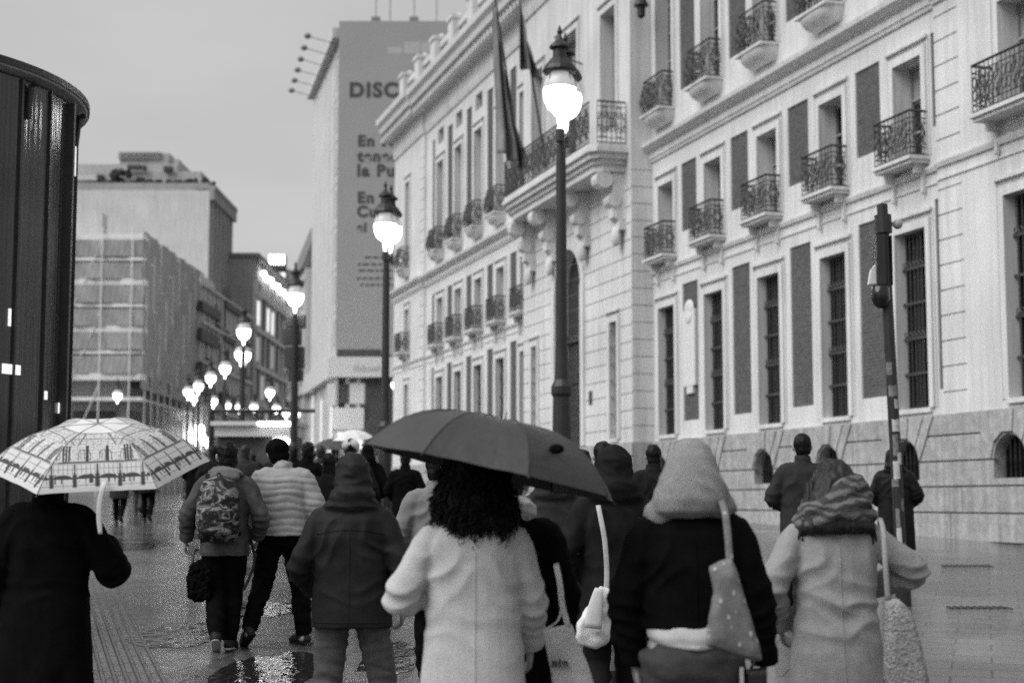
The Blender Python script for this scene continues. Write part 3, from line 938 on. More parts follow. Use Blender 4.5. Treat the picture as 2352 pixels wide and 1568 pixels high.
# scaffolded building
SC = block('scaffolded_building', 'building wrapped in grey scaffold netting with pale boards at each level', -50, XS - 1.45, 120, 139.5, 22.0, 'facade_grey')
zs_ = [at(250, y, 119).z for y in (540, 592, 643, 698, 751, 805, 860, 912)]
for k, z in enumerate(zs_):
    m_ = MB()
    m_.box((-20, -1.35, z - .28 if k % 2 else z - .42), (1.3, -.05, z + (.0 if k % 2 else .05)))
    m_.box((.04, -.05, z - .2), (1.15, 19.4, z - .08))
    m_.build('scaffold_deck', M['band'], SC)
po = MB()
for x in np.arange(-18, .6, 2.3): po.tube([(x, -1.62, 0), (x, -1.62, 22.6)], .05, n=5)
for y in np.arange(.0, 19, 2.3): po.tube([(1.2, y, 0), (1.2, y, 22.4)], .06, n=5)
for k in range(4):
    x = -18 + 4.6 * k
    for j in range(3): po.tube([(x, -1.42, 5 + j * 5.6), (x + 2.3, -1.42, 10.6 + j * 5.6)], .04, n=4)
po.build('scaffold_pole', M['band'], SC)
for k in range(len(zs_) - 1):
    z1, z0 = zs_[k] - .42, zs_[k + 1] + .05
    if k < 6:
        vs, fs = [], []
        nx = 60
        for j in range(9):
            for i in range(nx + 1):
                x = -20 + 21.35 * i / nx
                sag = .10 * math.sin(x * 1.37 + k) + .07 * math.sin(x * 3.9 + j * .5 + k * 2)
                vs.append((x, -1.45 + sag, z0 + (z1 - z0) * j / 8))
        for j in range(8):
            for i in range(nx):
                a = j * (nx + 1) + i; fs.append((a, a + 1, a + nx + 2, a + nx + 1))
        me = bpy.data.meshes.new('netting'); me.from_pydata(vs, [], fs)
        link('netting', me, M['netting'], SC)
vs, fs = [], []
for j in range(24):
    for i in range(41):
        y = -1.45 + 20.9 * i / 40; z = zs_[-1] + .6 + (22.3 - zs_[-1] - .6) * j / 23
        vs.append((1.25 + .10 * math.sin(y * 1.9 + j * .4) + .06 * math.sin(z * 2 + y), y, z))
for j in range(23):
    for i in range(40):
        a = j * 41 + i; fs.append((a, a + 1, a + 42, a + 41))
me = bpy.data.meshes.new('netting'); me.from_pydata(vs, [], fs); link('netting', me, M['netting'], SC)
m_ = MB()
for j in range(4): m_.box((-18 + j * 4.6, -.12, zs_[7] - 3.8), (-18 + j * 4.6 + 3.4, .02, zs_[7] - 1.0))
m_.build('shopfront', M['dark'], SC)
m_ = MB(); m_.box((.0, .3, zs_[7] - 3.8), (.12, 19, zs_[7] - .9)); m_.box((.02, .3, zs_[7] + .9), (1.2, 17, zs_[7] + 1.7)); m_.build('shopfront', M['dark'], SC)
m_ = MB(); m_.box((-22, 1.2, 22.0), (-.5, 12, 22.5)); m_.box((-17, 3, 22.5), (-3.2, 4.6, 24.6)); m_.box((-17.3, 2.6, 24.6), (-6.5, 4.6, 25.6)); m_.box((-17, 3, 25.6), (-8.0, 4.8, 27.0)); m_.build('roof_storey', M['facade_pale'], SC)
m_ = MB()
for x, z, r_ in ((-8.9, zs_[7] - .9, .24), (-7.2, zs_[7] - 1.1, .22), (-6.2, zs_[7] - .7, .2), (-6.1, zs_[7] - 1.3, .2), (-8.4, zs_[7] - 1.2, .18)):
    m_.ell((x, -1.6, z), (r_, .12, r_), nu=10, nv=6)
m_.build('lit_letter', M['lamp_small'], SC)
m_ = MB(); m_.box((-8.8, -2.4, zs_[7] - 2.3), (-5.3, -.1, zs_[7] - 1.8)); m_.build('canopy', M['dark'], SC)

# tall cream block stepping up behind it
TB = block('stepped_tower_block', 'tall pale block with stepped roof terraces rising behind the scaffolding', -60, -31.0, 158, 171, at(471, 437, 158).z, 'facade_pale')
zt = at(471, 437, 158).z
def up(y): return at(400, y, 158).z
m_ = MB()
m_.box((-29, 0.6, zt), (-.2, .9, zt + .9))
m_.build('terrace_wall', M['facade_grey'], TB)
m_ = MB()
def pxx(x): return at(x, 400, 160).x + 31.0
m_.box((-29, 2.2, zt), (pxx(478), 12, up(408) )); m_.box((-29, 2.6, up(408)), (pxx(460), 12, up(382))); m_.box((-29, 3.2, up(382)), (pxx(402), 12, up(362)))
m_.box((pxx(265), 3.6, up(362)), (pxx(380), 12, up(334)))
for k in range(5): m_.box((pxx(262) + k * .02, 3.3, up(348 - k * 3.5)), (pxx(362), 3.55, up(348 - k * 3.5) + .06))
m_.box((pxx(380), 4, up(362)), (pxx(400), 12, up(346)))
m_.build('penthouse', M['facade_mid'], TB)
m_ = MB()
for x0, x1, y0, y1 in ((256, 282, 436, 400), (336, 368, 434, 408), (292, 322, 378, 369), (326, 334, 380, 370), (445, 480, 434, 412), (388, 402, 418, 408), (222, 236, 434, 392), (375, 395, 383, 372)):
    m_ = MB(); m_.box((pxx(x0), 2.0, up(y0)), (pxx(x1), 2.7, up(y1))); m_.build('terrace_door', M['dark'], TB)
for k, (x, y, r_) in enumerate(((190, 428, 1.0), (247, 428, .9), (300, 432, 1.1), (352, 430, 1.3), (420, 432, 1.0), (462, 430, 1.2), (340, 425, .8), (280, 398, .7), (400, 430, .8))):
    b_ = MB(); rn = random.Random(k)
    for q_ in range(26):
        c_ = Vector((pxx(x) + rn.uniform(-r_, r_) * 1.3, 1.6 + rn.uniform(-.4, .4), up(y) + rn.uniform(-.5, .9) * r_)); b_.ell(c_, (rn.uniform(.2, .45), .3, rn.uniform(.2, .4)), nu=6, nv=4)
    b_.build('terrace_plant', M['leaf'], TB)
m_ = MB()
for k in range(9): m_.box((pxx(166 + k * 7.2), 1.4, up(434)), (pxx(169 + k * 7.2), 2.0, up(408)))
m_.box((pxx(163), 1.3, up(408)), (pxx(226), 2.1, up(396))); m_.build('balustrade', M['facade_pale'], TB)
m_ = MB()
for k in range(6): m_.box((.0, .6 + k * 2.1, 22), (.28, 1.5 + k * 2.1, zt - 1.0))
m_.box((0, -.1, zt - 1.0), (.5, 13.1, zt + .1)); m_.box((-1.5, -.05, zt + .1), (.6, 13, zt + .5)); m_.build('pilaster', M['facade_grey'], TB)
# smaller terraced house in front of it along the street
HB = block('terrace_house', 'narrow grey street house with dark loggia openings beyond the scaffolding', -45, XS, 139.6, 166.5, 21.4, 'facade_pale')
def sbox(mb, xa, xb, yt_a, yb_a, out=.40, inn=.0):
    """opening on the street side (plane x = XS) from pixel columns"""
    Ya, Yb = XS * FPX / (xa - CX), XS * FPX / (xb - CX)
    za, zb = at(xa, yt_a, Ya).z, at(xa, yb_a, Ya).z
    mb.box((inn, Ya - 139.6, zb), (out, Yb - 139.6, za))
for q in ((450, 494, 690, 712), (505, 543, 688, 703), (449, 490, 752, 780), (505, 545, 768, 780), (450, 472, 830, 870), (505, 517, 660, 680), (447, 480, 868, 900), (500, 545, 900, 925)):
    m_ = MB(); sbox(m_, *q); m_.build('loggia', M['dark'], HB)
m_ = MB(); m_.box((-10, 2, 21.4), (-.5, 9, 22.4)); m_.prism([(-9, 3), (-1.5, 3), (-1.5, 9), (-9, 9)], 22.4, 23.4); m_.build('roof', M['facade_pale'], HB)
m_ = MB()
for k in range(12): m_.box((0, .8 + k * 2.2, 6), (.2, 1.3 + k * 2.2, 21))
for z in (6, 10, 14, 17.6, 21): m_.box((0, 0, z), (.35, 26.8, z + .3))
m_.build('facade_band', M['facade_pale'], HB)
for k in range(4):
    for j in range(10):
        if (k * 7 + j * 3) % 4 == 0: continue
        m_ = MB(); y_ = 1.6 + j * 2.45; z_ = (6.9, 10.9, 14.7, 18.2)[k]; m_.box((.0, y_, z_), (.10, y_ + 1.0, z_ + 2.0)); m_.box((.0, y_ - .1, z_ - .2), (.45, y_ + 1.1, z_ - .05)); m_.build('window', M['dark' if (k + j) % 3 else 'frame'], HB)
m_ = MB(); m_.box((.01, .3, 1.5), (.5, 26, 5.5)); m_.build('shopfront', M['dark'], HB)
for k, (x, y, r_) in enumerate(((436, 1000, .38), (449, 985, .36), (452, 1002, .34), (462, 1000, .36), (470, 1012, .4), (481, 1022, .34), (540, 1013, .55), (445, 1018, .34), (521, 1008, .28), (462, 985, .3))):
    Y = 139.0; q = at(x, y, Y)
    m_ = MB(); m_.ell((q.x - XS, Y - 139.6, q.z), (r_, .3, r_ * (1.3 if k % 3 == 0 else 1)), nu=10, nv=8)
    m_.build('shop_light', M['lamp_small'], HB)
# corner building with the lit cornice, and what closes the street
CBD = block('corner_building', 'far corner building with a lit garland slanting along its cornice', -46, XS, 168, 196, at(575, 590, 168).z, 'facade_grey')
zc_ = at(575, 590, 168).z
m_ = MB(); m_.box((-12, -.3, zc_), (.6, 28, zc_ + .4)); m_.box((-14, -.2, zc_ + .4), (-5.5, 3, zc_ + 2.2)); m_.build('cornice', M['roof'], CBD)
for k in range(9):
    m_ = MB(); u = 3 + k * 2.6
    m_.ell((.5, u + .8, zc_ - 1.3 - .25 * (k % 2)), (.3, .62, .36), nu=10, nv=6); m_.build('garland_light', M['lamp_small'], CBD)
for k in range(5):
    for j in range(7):
        m_ = MB(); m_.box((0, 1.5 + j * 3.8, 5 + k * 4.0), (.15, 3.6 + j * 3.8, 7.6 + k * 4.0)); m_.build('window', M['shop_glow' if (k == 4 and j in (0, 2, 3)) else 'dark' if (k + j) % 3 else 'shop_dim'], CBD)
m_ = MB()
for j in range(9): m_.box((.0, j * 3.4, 4), (.3, j * 3.4 + .8, zc_ - 2.4))
for k in range(6): m_.box((0, -.05, 4 + 4 * k), (.5, 28, 4.4 + 4 * k))
m_.build('facade_band', M['facade_pale'], CBD)
EB = block('end_building', 'hazy pale building closing the far end of the street', -62, -8, 226, 240, 24, 'facade_mid')
for k in range(5):
    for j in range(14):
        m_ = MB(); m_.box((-38 + j * 2.5, -.1, 6 + 3.5 * k), (-36.8 + j * 2.5, .05, 8.2 + 3.5 * k)); m_.build('window', M['dark' if (3 * k + j) % 5 else 'shop_glow'], EB)
q = at(616, 606, 205); q2 = at(655, 584, 205)
RS = empty('rooftop_building', (q.x, 205, 0)); tag(RS, 'distant block carrying a glowing rooftop sign at the end of the street', 'building')
w = MB(); w.box((-12, .5, 0), (q2.x - q.x + 1.5, 9, q.z - 2.6)); w.box((.2, 2, q.z - 2.6), (2.6, 5, q.z - .4)); w.build('wall', M['facade_mid'], RS)
m_ = MB(); wd_ = q2.x - q.x
for k in range(4): m_.box((k * wd_ / 4 + .05, .3, q.z), (k * wd_ / 4 + wd_ / 4 - .18, .6, q2.z))
m_.build('rooftop_letters', M['lamp_small'], RS)
m_ = MB(); m_.box((.3, .32, q.z - 1.9), (wd_, .5, q.z - 1.1)); m_.build('rooftop_light', M['shop_glow'], RS)
m_ = MB(); m_.box((-.1, .7, q.z - 2.7), (wd_ + .1, .9, q2.z)); m_.build('sign_frame', M['iron'], RS)

# ------------------------------------------------------------------ round glass kiosk on the left
KX, KY, KR = -6.73, 15.1, 2.36
KI = empty('glass_kiosk', (KX, KY, gz(KY) - .1)); tag(KI, 'dark round glass kiosk with a flat overhanging disc roof', 'kiosk')
kz = gz(KY) - .1
n = 32
gm_ = MB(); mu = MB(); rn = random.Random(2)
HZ = 5.64 - kz
for i in range(n):
    q0, q1 = 2 * math.pi * i / n, 2 * math.pi * (i + 1) / n
    t = rn.uniform(-.03, .03)
    gm_.add([(KR * math.cos(q), KR * math.sin(q), z) for q, z in ((q0, .0), (q1, 0), (q1, HZ), (q0, HZ))], [(0, 1, 2, 3)])
    r1 = KR + (.07 if i % 4 == 0 else .025); wq = (.012 if i % 4 == 0 else .005)
    mu.add([(r * math.cos(q), r * math.sin(q), z) for z in (0, HZ) for r, q in ((KR - .02, q0 - wq), (r1, q0 - wq), (r1, q0 + wq), (KR - .02, q0 + wq))], [(3,2,1,0),(4,5,6,7),(0,1,5,4),(1,2,6,5),(2,3,7,6),(3,0,4,7)])
gm_.build('glass_wall', M['kiosk_glass'], KI)
mu.build('mullion', M['mullion'], KI)
rfm = MB(); rfm.lathe([(.01, HZ + .02), (2.3, HZ + .02), (2.45, HZ + .04), (2.468, HZ + .06), (2.468, HZ + .07), (2.40, HZ + .12), (.01, HZ + .32)], n=96)
rfm.build('roof', M['soffit'], KI, smooth=False)
rim = MB(); rim.lathe([(2.455, HZ + .055), (2.48, HZ + .055), (2.48, HZ + .12), (2.455, HZ + .12)], n=96); rim.build('roof_rim', M['iron'], KI)
for i in range(12):
    ib = MB()
    q = 2 * math.pi * i / 12 - .35
    a, b = KR - .0, 2.44
    ib.tube([(a * math.cos(q), a * math.sin(q), HZ - .35), (a * math.cos(q) * 1.012, a * math.sin(q) * 1.012, HZ - .05), (b * math.cos(q), b * math.sin(q), HZ - .01)], .03, n=6)
    ib.build('roof_bracket', M['iron'], KI)
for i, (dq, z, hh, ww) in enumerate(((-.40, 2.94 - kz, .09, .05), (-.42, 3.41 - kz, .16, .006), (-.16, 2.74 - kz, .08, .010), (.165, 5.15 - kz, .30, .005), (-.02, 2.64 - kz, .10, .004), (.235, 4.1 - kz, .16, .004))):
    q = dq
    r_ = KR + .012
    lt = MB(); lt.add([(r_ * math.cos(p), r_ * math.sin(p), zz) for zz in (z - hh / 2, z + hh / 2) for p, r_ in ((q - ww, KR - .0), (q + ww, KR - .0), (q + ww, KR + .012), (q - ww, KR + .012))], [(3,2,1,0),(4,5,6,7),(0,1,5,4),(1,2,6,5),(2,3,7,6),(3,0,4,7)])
    lt.build('painted_reflection', M['shop_glow'], KI)  # glowing strips added on the glass in place of its bright reflections
fd = MB(); fd.lathe([(KR + .1, 0), (KR + .1, .25), (KR + .02, .28)], n=64); fd.build('kerb', M['stone'], KI)

# ------------------------------------------------------------------ street lamps
LZ = 7.45
def lamp_proto(twin):
    root = empty('street_lamp')
    p = MB()
    p.lathe([(.27, -.35), (.26, .25), (.21, .3), (.18, .9), (.21, .95), (.20, 1.05), (.145, 1.15), (.125, 2.1), (.15, 2.15), (.15, 2.25), (.10, 2.35), (.085, 2.8), (.072, 5.4), (.06, 5.95)], n=16)
    for i in range(8):
        q = math.pi * 2 * i / 8
        p.tube([(.24 * math.cos(q), .24 * math.sin(q), .3), (.21 * math.cos(q), .21 * math.sin(q), .95)], .025, n=5)
    p.build('post', M['iron'], root)
    offs = [(0, 0)] if not twin else [(-.02, -.15), (.075, .2)]
    if twin:
        a = MB()
        a.tube([(offs[0][0], offs[0][1], 5.95), (0, 0, 5.8), (offs[1][0], offs[1][1], 5.95)], .045, n=8); a.build('crossarm', M['iron'], root)
    for k, (x, y) in enumerate(offs):
        z0 = 5.95
        g = MB()
        g.lathe([(.03, .04), (.04, .12), (.045, .20), (.10, .225), (.175, .29), (.225, .40), (.238, .50), (.232, .58)], n=24, c=(x, y, z0))
        sh_ = MB(); sh_.lathe([(.234, .575), (.236, .60), (.225, .65), (.19, .74), (.14, .80)], n=24, c=(x, y, z0)); sh_.build('shade', M['lamp_shade'], root, smooth=True)
        go = g.build('globe', M['lamp_glass'], root, smooth=True)
        c = MB()
        c.lathe([(.235, .80), (.25, .83), (.22, .90), (.14, 1.0), (.10, 1.04), (.095, 1.15), (.15, 1.17), (.145, 1.20), (.05, 1.29), (.025, 1.37), (.04, 1.41), (.01, 1.50)], n=16, c=(x, y, z0))
        c.tube([(x, y, z0 - .02), (x, y, z0 - .2)], .06, n=10)
        for i in range(4):
            q = math.pi / 4 + math.pi / 2 * i
            c.tube([(x + r_ * math.cos(q), y + r_ * math.sin(q), z0 + z) for r_, z in ((.05, .2), (.18, .285), (.23, .40), (.245, .52), (.19, .77))], .009, n=4)
        c.build('cap', M['iron'], root)
    return root
twin, single = lamp_proto(True), lamp_proto(False)
lamps = [
 (1288, 225, 'tall lamp with twin glowing globes in front of the portal, nearest of all', 1), (888, 528, 'twin globe lamp standing before the edge of the grey billboard', 1),
 (678, 683, 'lit lamp against the pale street front left of the billboard', 0), (560, 763, 'lit lamp just left of the dark post with signs, tallest of the left row', 0),
 (556, 815, 'lit lamp whose globe hangs right under the tallest one of the left row', 1), (517, 846, 'lit lamp below and left of the two stacked globes', 0),
 (484, 868, 'third lit lamp counting down the slanting row beside the netting', 0), (456, 887, 'small lit lamp close to the foot of the slanting row', 0),
 (432, 900, 'lowest left lit lamp of the slanting row, touching the scaffold netting', 0), (446, 913, 'small lit lamp tucked just under the end of the slanting row', 0),
 (270, 908, 'lone lit lamp in front of the scaffold front above the printed umbrella', 0), (620, 901, 'lone lit lamp floating above the distant garland of small lamps', 0),
 (910, 884, 'lit lamp at the far corner of the white building', 0), (490, 921, 'first small lamp left in the level far row', 0), (521, 931, 'second small lamp in the level far row', 0),
 (550, 935, 'third small lamp in the level far row', 0), (583, 935, 'small lamp left of the far glowing shop front', 0), (635, 938, 'dim small lamp right of the far glowing shop front', 0),
 (657, 948, 'small lamp left of the thick dark sign post', 0), (681, 951, 'last small lamp on the right of the far row', 0)]
def copy_tree(o, parent=None):
    c = o.copy(); COL.objects.link(c)
    if parent is not None: c.parent = parent
    for ch in o.children: copy_tree(ch, c)
    return c
used = {0: False, 1: False}
for x, y, lab, tw in lamps:
    Y = (LZ - .0 - CAM_Z) * FPX / (1150 - y)
    src = twin if tw else single
    o = copy_tree(src) if used[tw] else src
    used[tw] = True
    q = at(x, y, Y)
    o.location = (q.x, Y, q.z - 5.95 - .48)
    tag(o, lab, 'street lamp', 'lit globe street lamps')
    o.rotation_euler = (0, 0, 0)
    o.location.z = min(o.location.z, gz(Y) + .3)

# dark sign boxes on a post behind the third lamp
SP = empty('sign_post', (at(679, 800, 44.2).x, 44.2, gz(44.2))); tag(SP, 'dark post stacked with dark sign boxes left of the billboard building', 'sign post')
m_ = MB(); m_.tube([(0, 0, 0), (0, 0, 5.6)], .09, n=10); m_.build('post', M['iron'], SP)
for x0, x1, y0, y1 in ((657, 700, 722, 752), (650, 690, 756, 790), (655, 697, 796, 845), (662, 694, 848, 874)):
    a, b = at(x0, y1, 44), at(x1, y0, 44)
    m_ = MB(); m_.box((a.x - SP.location.x, -.25, a.z - SP.location.z), (b.x - SP.location.x, .12, b.z - SP.location.z)); m_.build('sign_box', M['dark'], SP)

# market booth with a white fascia, and the dark frame above it
a, b = at(495, 1002, 46), at(680, 968, 46)
BT = empty('market_booth', (a.x, 46, gz(46))); tag(BT, 'white roofed booth with a lit edge in the crowd at the street mouth', 'booth')
z0 = gz(46); W_ = b.x - a.x
m_ = MB(); m_.box((0, -.15, a.z - z0), (W_, 2.0, b.z - z0 - .12)); m_.build('fascia', M['sign_white'], BT)
m_ = MB(); m_.box((-.1, -.3, b.z - z0 - .12), (W_ + .08, 2.2, b.z - z0)); m_.build('roof', M['sign_white'], BT)
m_ = MB(); m_.box((W_ * .55, -.34, b.z - z0 - .14), (W_ + .06, -.3, b.z - z0 - .02)); m_.build('light_strip', M['lamp_small'], BT)
m_ = MB(); m_.box((.05, .1, 0), (W_ - .05, 1.9, a.z - z0)); m_.build('counter', M['dark'], BT)
m_ = MB(); m_.box((W_ * .72, -.05, a.z - z0 - .30), (W_ - .02, .08, a.z - z0 - .06)); m_.box((W_ - .16, -.05, a.z - z0 - .8), (W_ - .02, .08, a.z - z0 - .3)); m_.build('lit_panel', M['lamp_small'], BT)
a, b = at(485, 943, 50), at(724, 943, 50)
GF = empty('overhead_frame', (a.x, 50, gz(50))); tag(GF, 'thin dark goal shaped frame standing over the booth', 'frame')
z0 = gz(50)
for x in (0, b.x - a.x - .6):
    m_ = MB(); m_.tube([(x, 0, 0), (x, 0, a.z - z0)], .07, n=8); m_.build('post', M['iron'], GF)
m_ = MB(); m_.tube([(-.05, 0, a.z - z0), (b.x - a.x, 0, a.z - z0)], .06, n=8); m_.tube([(1.2, 0, a.z - z0), (1.75, 0, a.z - z0 - .35), (2.3, 0, a.z - z0)], .03, n=6); m_.build('beam', M['iron'], GF)

# ------------------------------------------------------------------ leaning camera pole plastered with stickers
pb = Vector((at(2076, 1390, 17).x, 17, gz(17)))
ptop = at(2026, 470, 17)
CP = empty('camera_pole', pb); tag(CP, 'leaning black pole covered in stickers with cameras on top', 'pole')
T_ = ptop - pb
def pp(z): return T_ * (z / T_.z)
m_ = MB(); m_.tube([Vector((0, 0, -.1)), pp(.3)], .085, n=14); m_.tube([pp(.3), pp(T_.z - .15)], .062, n=14); m_.build('post', M['iron'], CP)
m_ = MB(); m_.tube([pp(T_.z - .32), pp(T_.z - .12)], .095, n=14); m_.tube([pp(T_.z - .12), T_], .06, n=14)
m_.box(pp(T_.z - 1.05) + Vector((-.13, -.12, .15)), pp(T_.z - .35) + Vector((-.015, .10, .0)))
m_.box(pp(T_.z - 1.0) + Vector((.045, -.06, .1)), pp(T_.z - .35) + Vector((.075, .06, 0)))
m_.build('equipment_box', M['iron'], CP)
m_ = MB(); c = pp(T_.z - 1.05) + Vector((-.085, -.05, .04)); m_.lathe([(.05, .12), (.10, .08), (.105, -.04), (.07, -.12), (.02, -.15)], n=14, c=c); m_.build('dome_camera', M['glass'], CP, smooth=True)
m_ = MB(); c = pp(T_.z - .75) + Vector((-.17, -.03, .0)); m_.add([c + Vector(v) for v in ((-.03, -.03, -.14), (.05, -.03, -.14), (.05, -.03, .08), (0, -.03, .02), (-.03, .06, -.14), (.05, .06, -.14), (.05, .06, .08), (0, .06, .02))], [(0,1,2,3),(7,6,5,4),(0,4,5,1),(1,5,6,2),(2,6,7,3),(3,7,4,0)]); m_.build('white_bracket', M['sign_white'], CP)
m_ = MB(); c = pp(T_.z - .22) + Vector((.16, 0, 0)); m_.ell(c, (.055, .055, .055), nu=12, nv=8); m_.tube([pp(T_.z - .2), c], .015, n=6); m_.build('small_camera', M['frame'], CP, smooth=True)
rn = random.Random(11)
M['sticker_a'] = mat('paper_sticker', .45, rough=.7, var=.35, scale=25); M['sticker_b'] = mat('torn_sticker', .16, rough=.7, var=.6, scale=30)
z = .35
while z < T_.z - 1.7:
    hh = rn.uniform(.05, .16) * (1.5 if z < 2 else 1)
    m_ = MB(); q0 = -math.pi / 2 + rn.uniform(-.9, .5); wd_ = rn.uniform(.6, 1.7)
    vs = []
    for zz in (z, z + hh):
        for k in range(7):
            q = q0 + wd_ * (k / 6 - .4)
            r_ = .0645 + (.0235 if zz < .3 else 0)
            vs.append(pp(zz) + Vector((r_ * math.cos(q), r_ * math.sin(q), rn.uniform(-.008, .008))))
    m_.add(vs, [(k, k + 1, k + 8, k + 7) for k in range(6)])
    m_.build('sticker', M['sticker_a' if rn.random() < (.55 if z < 2.2 else .25) else 'sticker_b'], CP)
    z += hh + rn.choice((-.03, .0, .03, .12)) + (.08 if z > 2.2 else 0)

# drain slots in the paving on the right
for x, y, wpx, lab in ((2222, 1297, 112, 'dark drain slot in the paving nearer to the wall'), (2250, 1391, 140, 'dark drain slot in the paving nearer to the camera')):
    t = (1150 - y) / FPX; Y = CAM_Z / (.037 - t)
    q = at(x, y, Y); ln = wpx / FPX * Y
    o = empty('drain_grate', (q.x, Y, gz(Y))); o.rotation_euler = (math.atan(.037), 0, 0); tag(o, lab, 'drain', 'drain slots')
    m_ = MB(); m_.box((-ln / 2, -.10, -.05), (ln / 2, .10, .006)); m_.build('slot', M['dark'], o)
    m_ = MB()
    for k in range(int(ln / .07)): m_.box((-ln / 2 + .07 * k, -.09, .006), (-ln / 2 + .07 * k + .025, .09, .014))
    m_.build('bars', M['iron'], o)

# ================================================================== people
TMP = []
def fuse(mb, name, voxel, smooth=3, disp=None, decim=0):
    """fuse the overlapping volumes of mb into one continuous skin, soften, add folds"""
    me = mb.mesh('raw')
    o = bpy.data.objects.new('raw', me); COL.objects.link(o)
    r = o.modifiers.new('r', 'REMESH'); r.mode = 'VOXEL'; r.voxel_size = voxel; r.adaptivity = 0
    if smooth:
        sm = o.modifiers.new('s', 'SMOOTH'); sm.iterations = smooth; sm.factor = .5
    dg = bpy.context.evaluated_depsgraph_get()
    out = bpy.data.meshes.new_from_object(o.evaluated_get(dg))
    bpy.data.objects.remove(o); bpy.data.meshes.remove(me)
    out.name = name
    if disp:
        n = len(out.vertices)
        co = np.empty(n * 3); out.vertices.foreach_get('co', co); co = co.reshape(-1, 3)
        no = np.empty(n * 3); out.vertex_normals.foreach_get('vector', no); no = no.reshape(-1, 3)
        d = np.array([disp(Vector(c), Vector(q)) for c, q in zip(co, no)])
        co = co + no * d[:, None]
        out.vertices.foreach_set('co', co.ravel()); out.update()
    out.polygons.foreach_set('use_smooth', [True] * len(out.polygons))
    return out
def folds(amp=.008, s=(7, 7, 12), seed=0.0):
    sx, sy, sz = s
    def f(c, n):
        p = Vector((c.x * sx + seed, c.y * sy, c.z * sz + c.x * 3))
        a = noise.noise(p)
        return amp * ((.5 - abs(a)) * 1.6 + .6 * noise.noise(p * 2.1) - .3)
    return f
def quilt(h=.075, amp=.014):
    def f(c, n):
        w = abs(math.sin(math.pi * (c.z + .30 * c.x * c.x + .022 * noise.noise(c * 6)) / h))
        return amp * (math.sqrt(w) - .8) + .006 * noise.noise(c * 14)
    return f
def clothf(J, amp=.010, seed=0.0, drape=.012, elbow=.011, pit=.010):
    """soft sag plus ridged creases at elbows, armpits and waist, drape below the seat"""
    pts = []
    for k in 'LR':
        sh, el, wr = Vector(J['sh' + k]), Vector(J['el' + k]), Vector(J['wr' + k])
        pts.append((el, (wr - sh).normalized(), .10, elbow, 85))
        pts.append(((el + wr) / 2, (wr - el).normalized(), .09, elbow * .7, 95))
        sg = -1 if k == 'L' else 1
        pts.append((sh + Vector((-sg * .03, -.08, -.12)), Vector((sg * .75, 0, .66)), .13, pit, 55))
    def f(c, n):
        d = amp * (.7 * noise.noise(Vector((c.x * 5 + seed, c.y * 5, c.z * 4))) + .4 * noise.noise(Vector((c.x * 13, c.y * 13, c.z * 9 + seed))))
        wv = 3.2 * noise.noise(c * 5.5 + Vector((seed, 0, 0)))
        for p, a, r_, am, fq in pts:
            v = c - p; q = v.length / r_
            if q < 2.2:
                d += am * math.exp(-q * q) * ((1 - abs(math.sin(.5 * fq * v.dot(a) + wv))) * 1.5 - .6)
        if c.z > 1.47: d += .007 * ((1 - abs(noise.noise(Vector((c.x * 9 + seed, c.y * 9, c.z * 20 + c.x * 6))) * 2.2)) * 1.2 - .5)
        k = math.exp(-((c.z - 1.02) / .09) ** 2)
        d += .5 * pit * k * ((1 - abs(math.sin(26 * c.z + 5 * c.x + wv))) * 1.4 - .5)
        if c.z < .85: d += drape * math.sin(c.x * 24 + seed + wv * .4) * min(1, (.85 - c.z) * 2.5)
        return d
    return f
def coatfold(seed=0.0, amp=.010, waist=None, wa=.02):
    base = folds(amp, (5, 5, 7), seed)
    def f(c, n):
        d = base(c, n)
        if waist is not None:
            k = math.exp(-((c.z - waist) / .12) ** 2)
            d += wa * k * math.sin(30 * (c.z - waist) + 9 * abs(c.x)) * (1 if n.y < .3 else .4)
        if c.z < .8: d += .012 * math.sin(c.x * 26 + seed) * min(1, (.8 - c.z) * 2.5)
        return d
    return f

def hand(mb, wr, d, palm, side, curl=.7):
    """palm, four jointed fingers and a thumb; d along the forearm, palm = palm normal"""
    d = d.normalized(); palm = (palm - d * palm.dot(d)).normalized(); w = d.cross(palm) * side
    c = wr + d * .015
    mb.tube([wr - d * .01, c + d * .03, c + d * .075], [.024, .033, .034], n=12, flat=(1.0, .62), caps='round') if False else None
    for k in range(4):
        b = wr + w * (.030 - .02 * k)
        mb.tube([wr - d * .005 + w * (.014 - .0095 * k), b + d * .05, b + d * .088], [.015, .0135, .0115], n=8, caps='round')
    for k, ln in enumerate((.070, .080, .074, .058)):
        p = wr + w * (.030 - .02 * k) + d * .088
        dd = d.copy(); pts = [p]
        for j, f in enumerate((.45, .32, .25)):
            dd = (Matrix.Rotation(-curl * (.9 + .25 * j) * side, 3, w) @ dd) if False else (dd * math.cos(curl * .8) + palm * math.sin(curl * .8) * 1.0).normalized()
            p = p + dd * ln * f; pts.append(p)
        mb.tube(pts, [.0098, .0095, .0088, .0078], n=8, caps='round')
    t0 = wr + w * .022 + d * .022
    mb.tube([t0, t0 + w * .028 + d * .028 + palm * .012, t0 + w * .032 + d * .058 + palm * .026], [.0135, .0115, .009], n=8, caps='round')

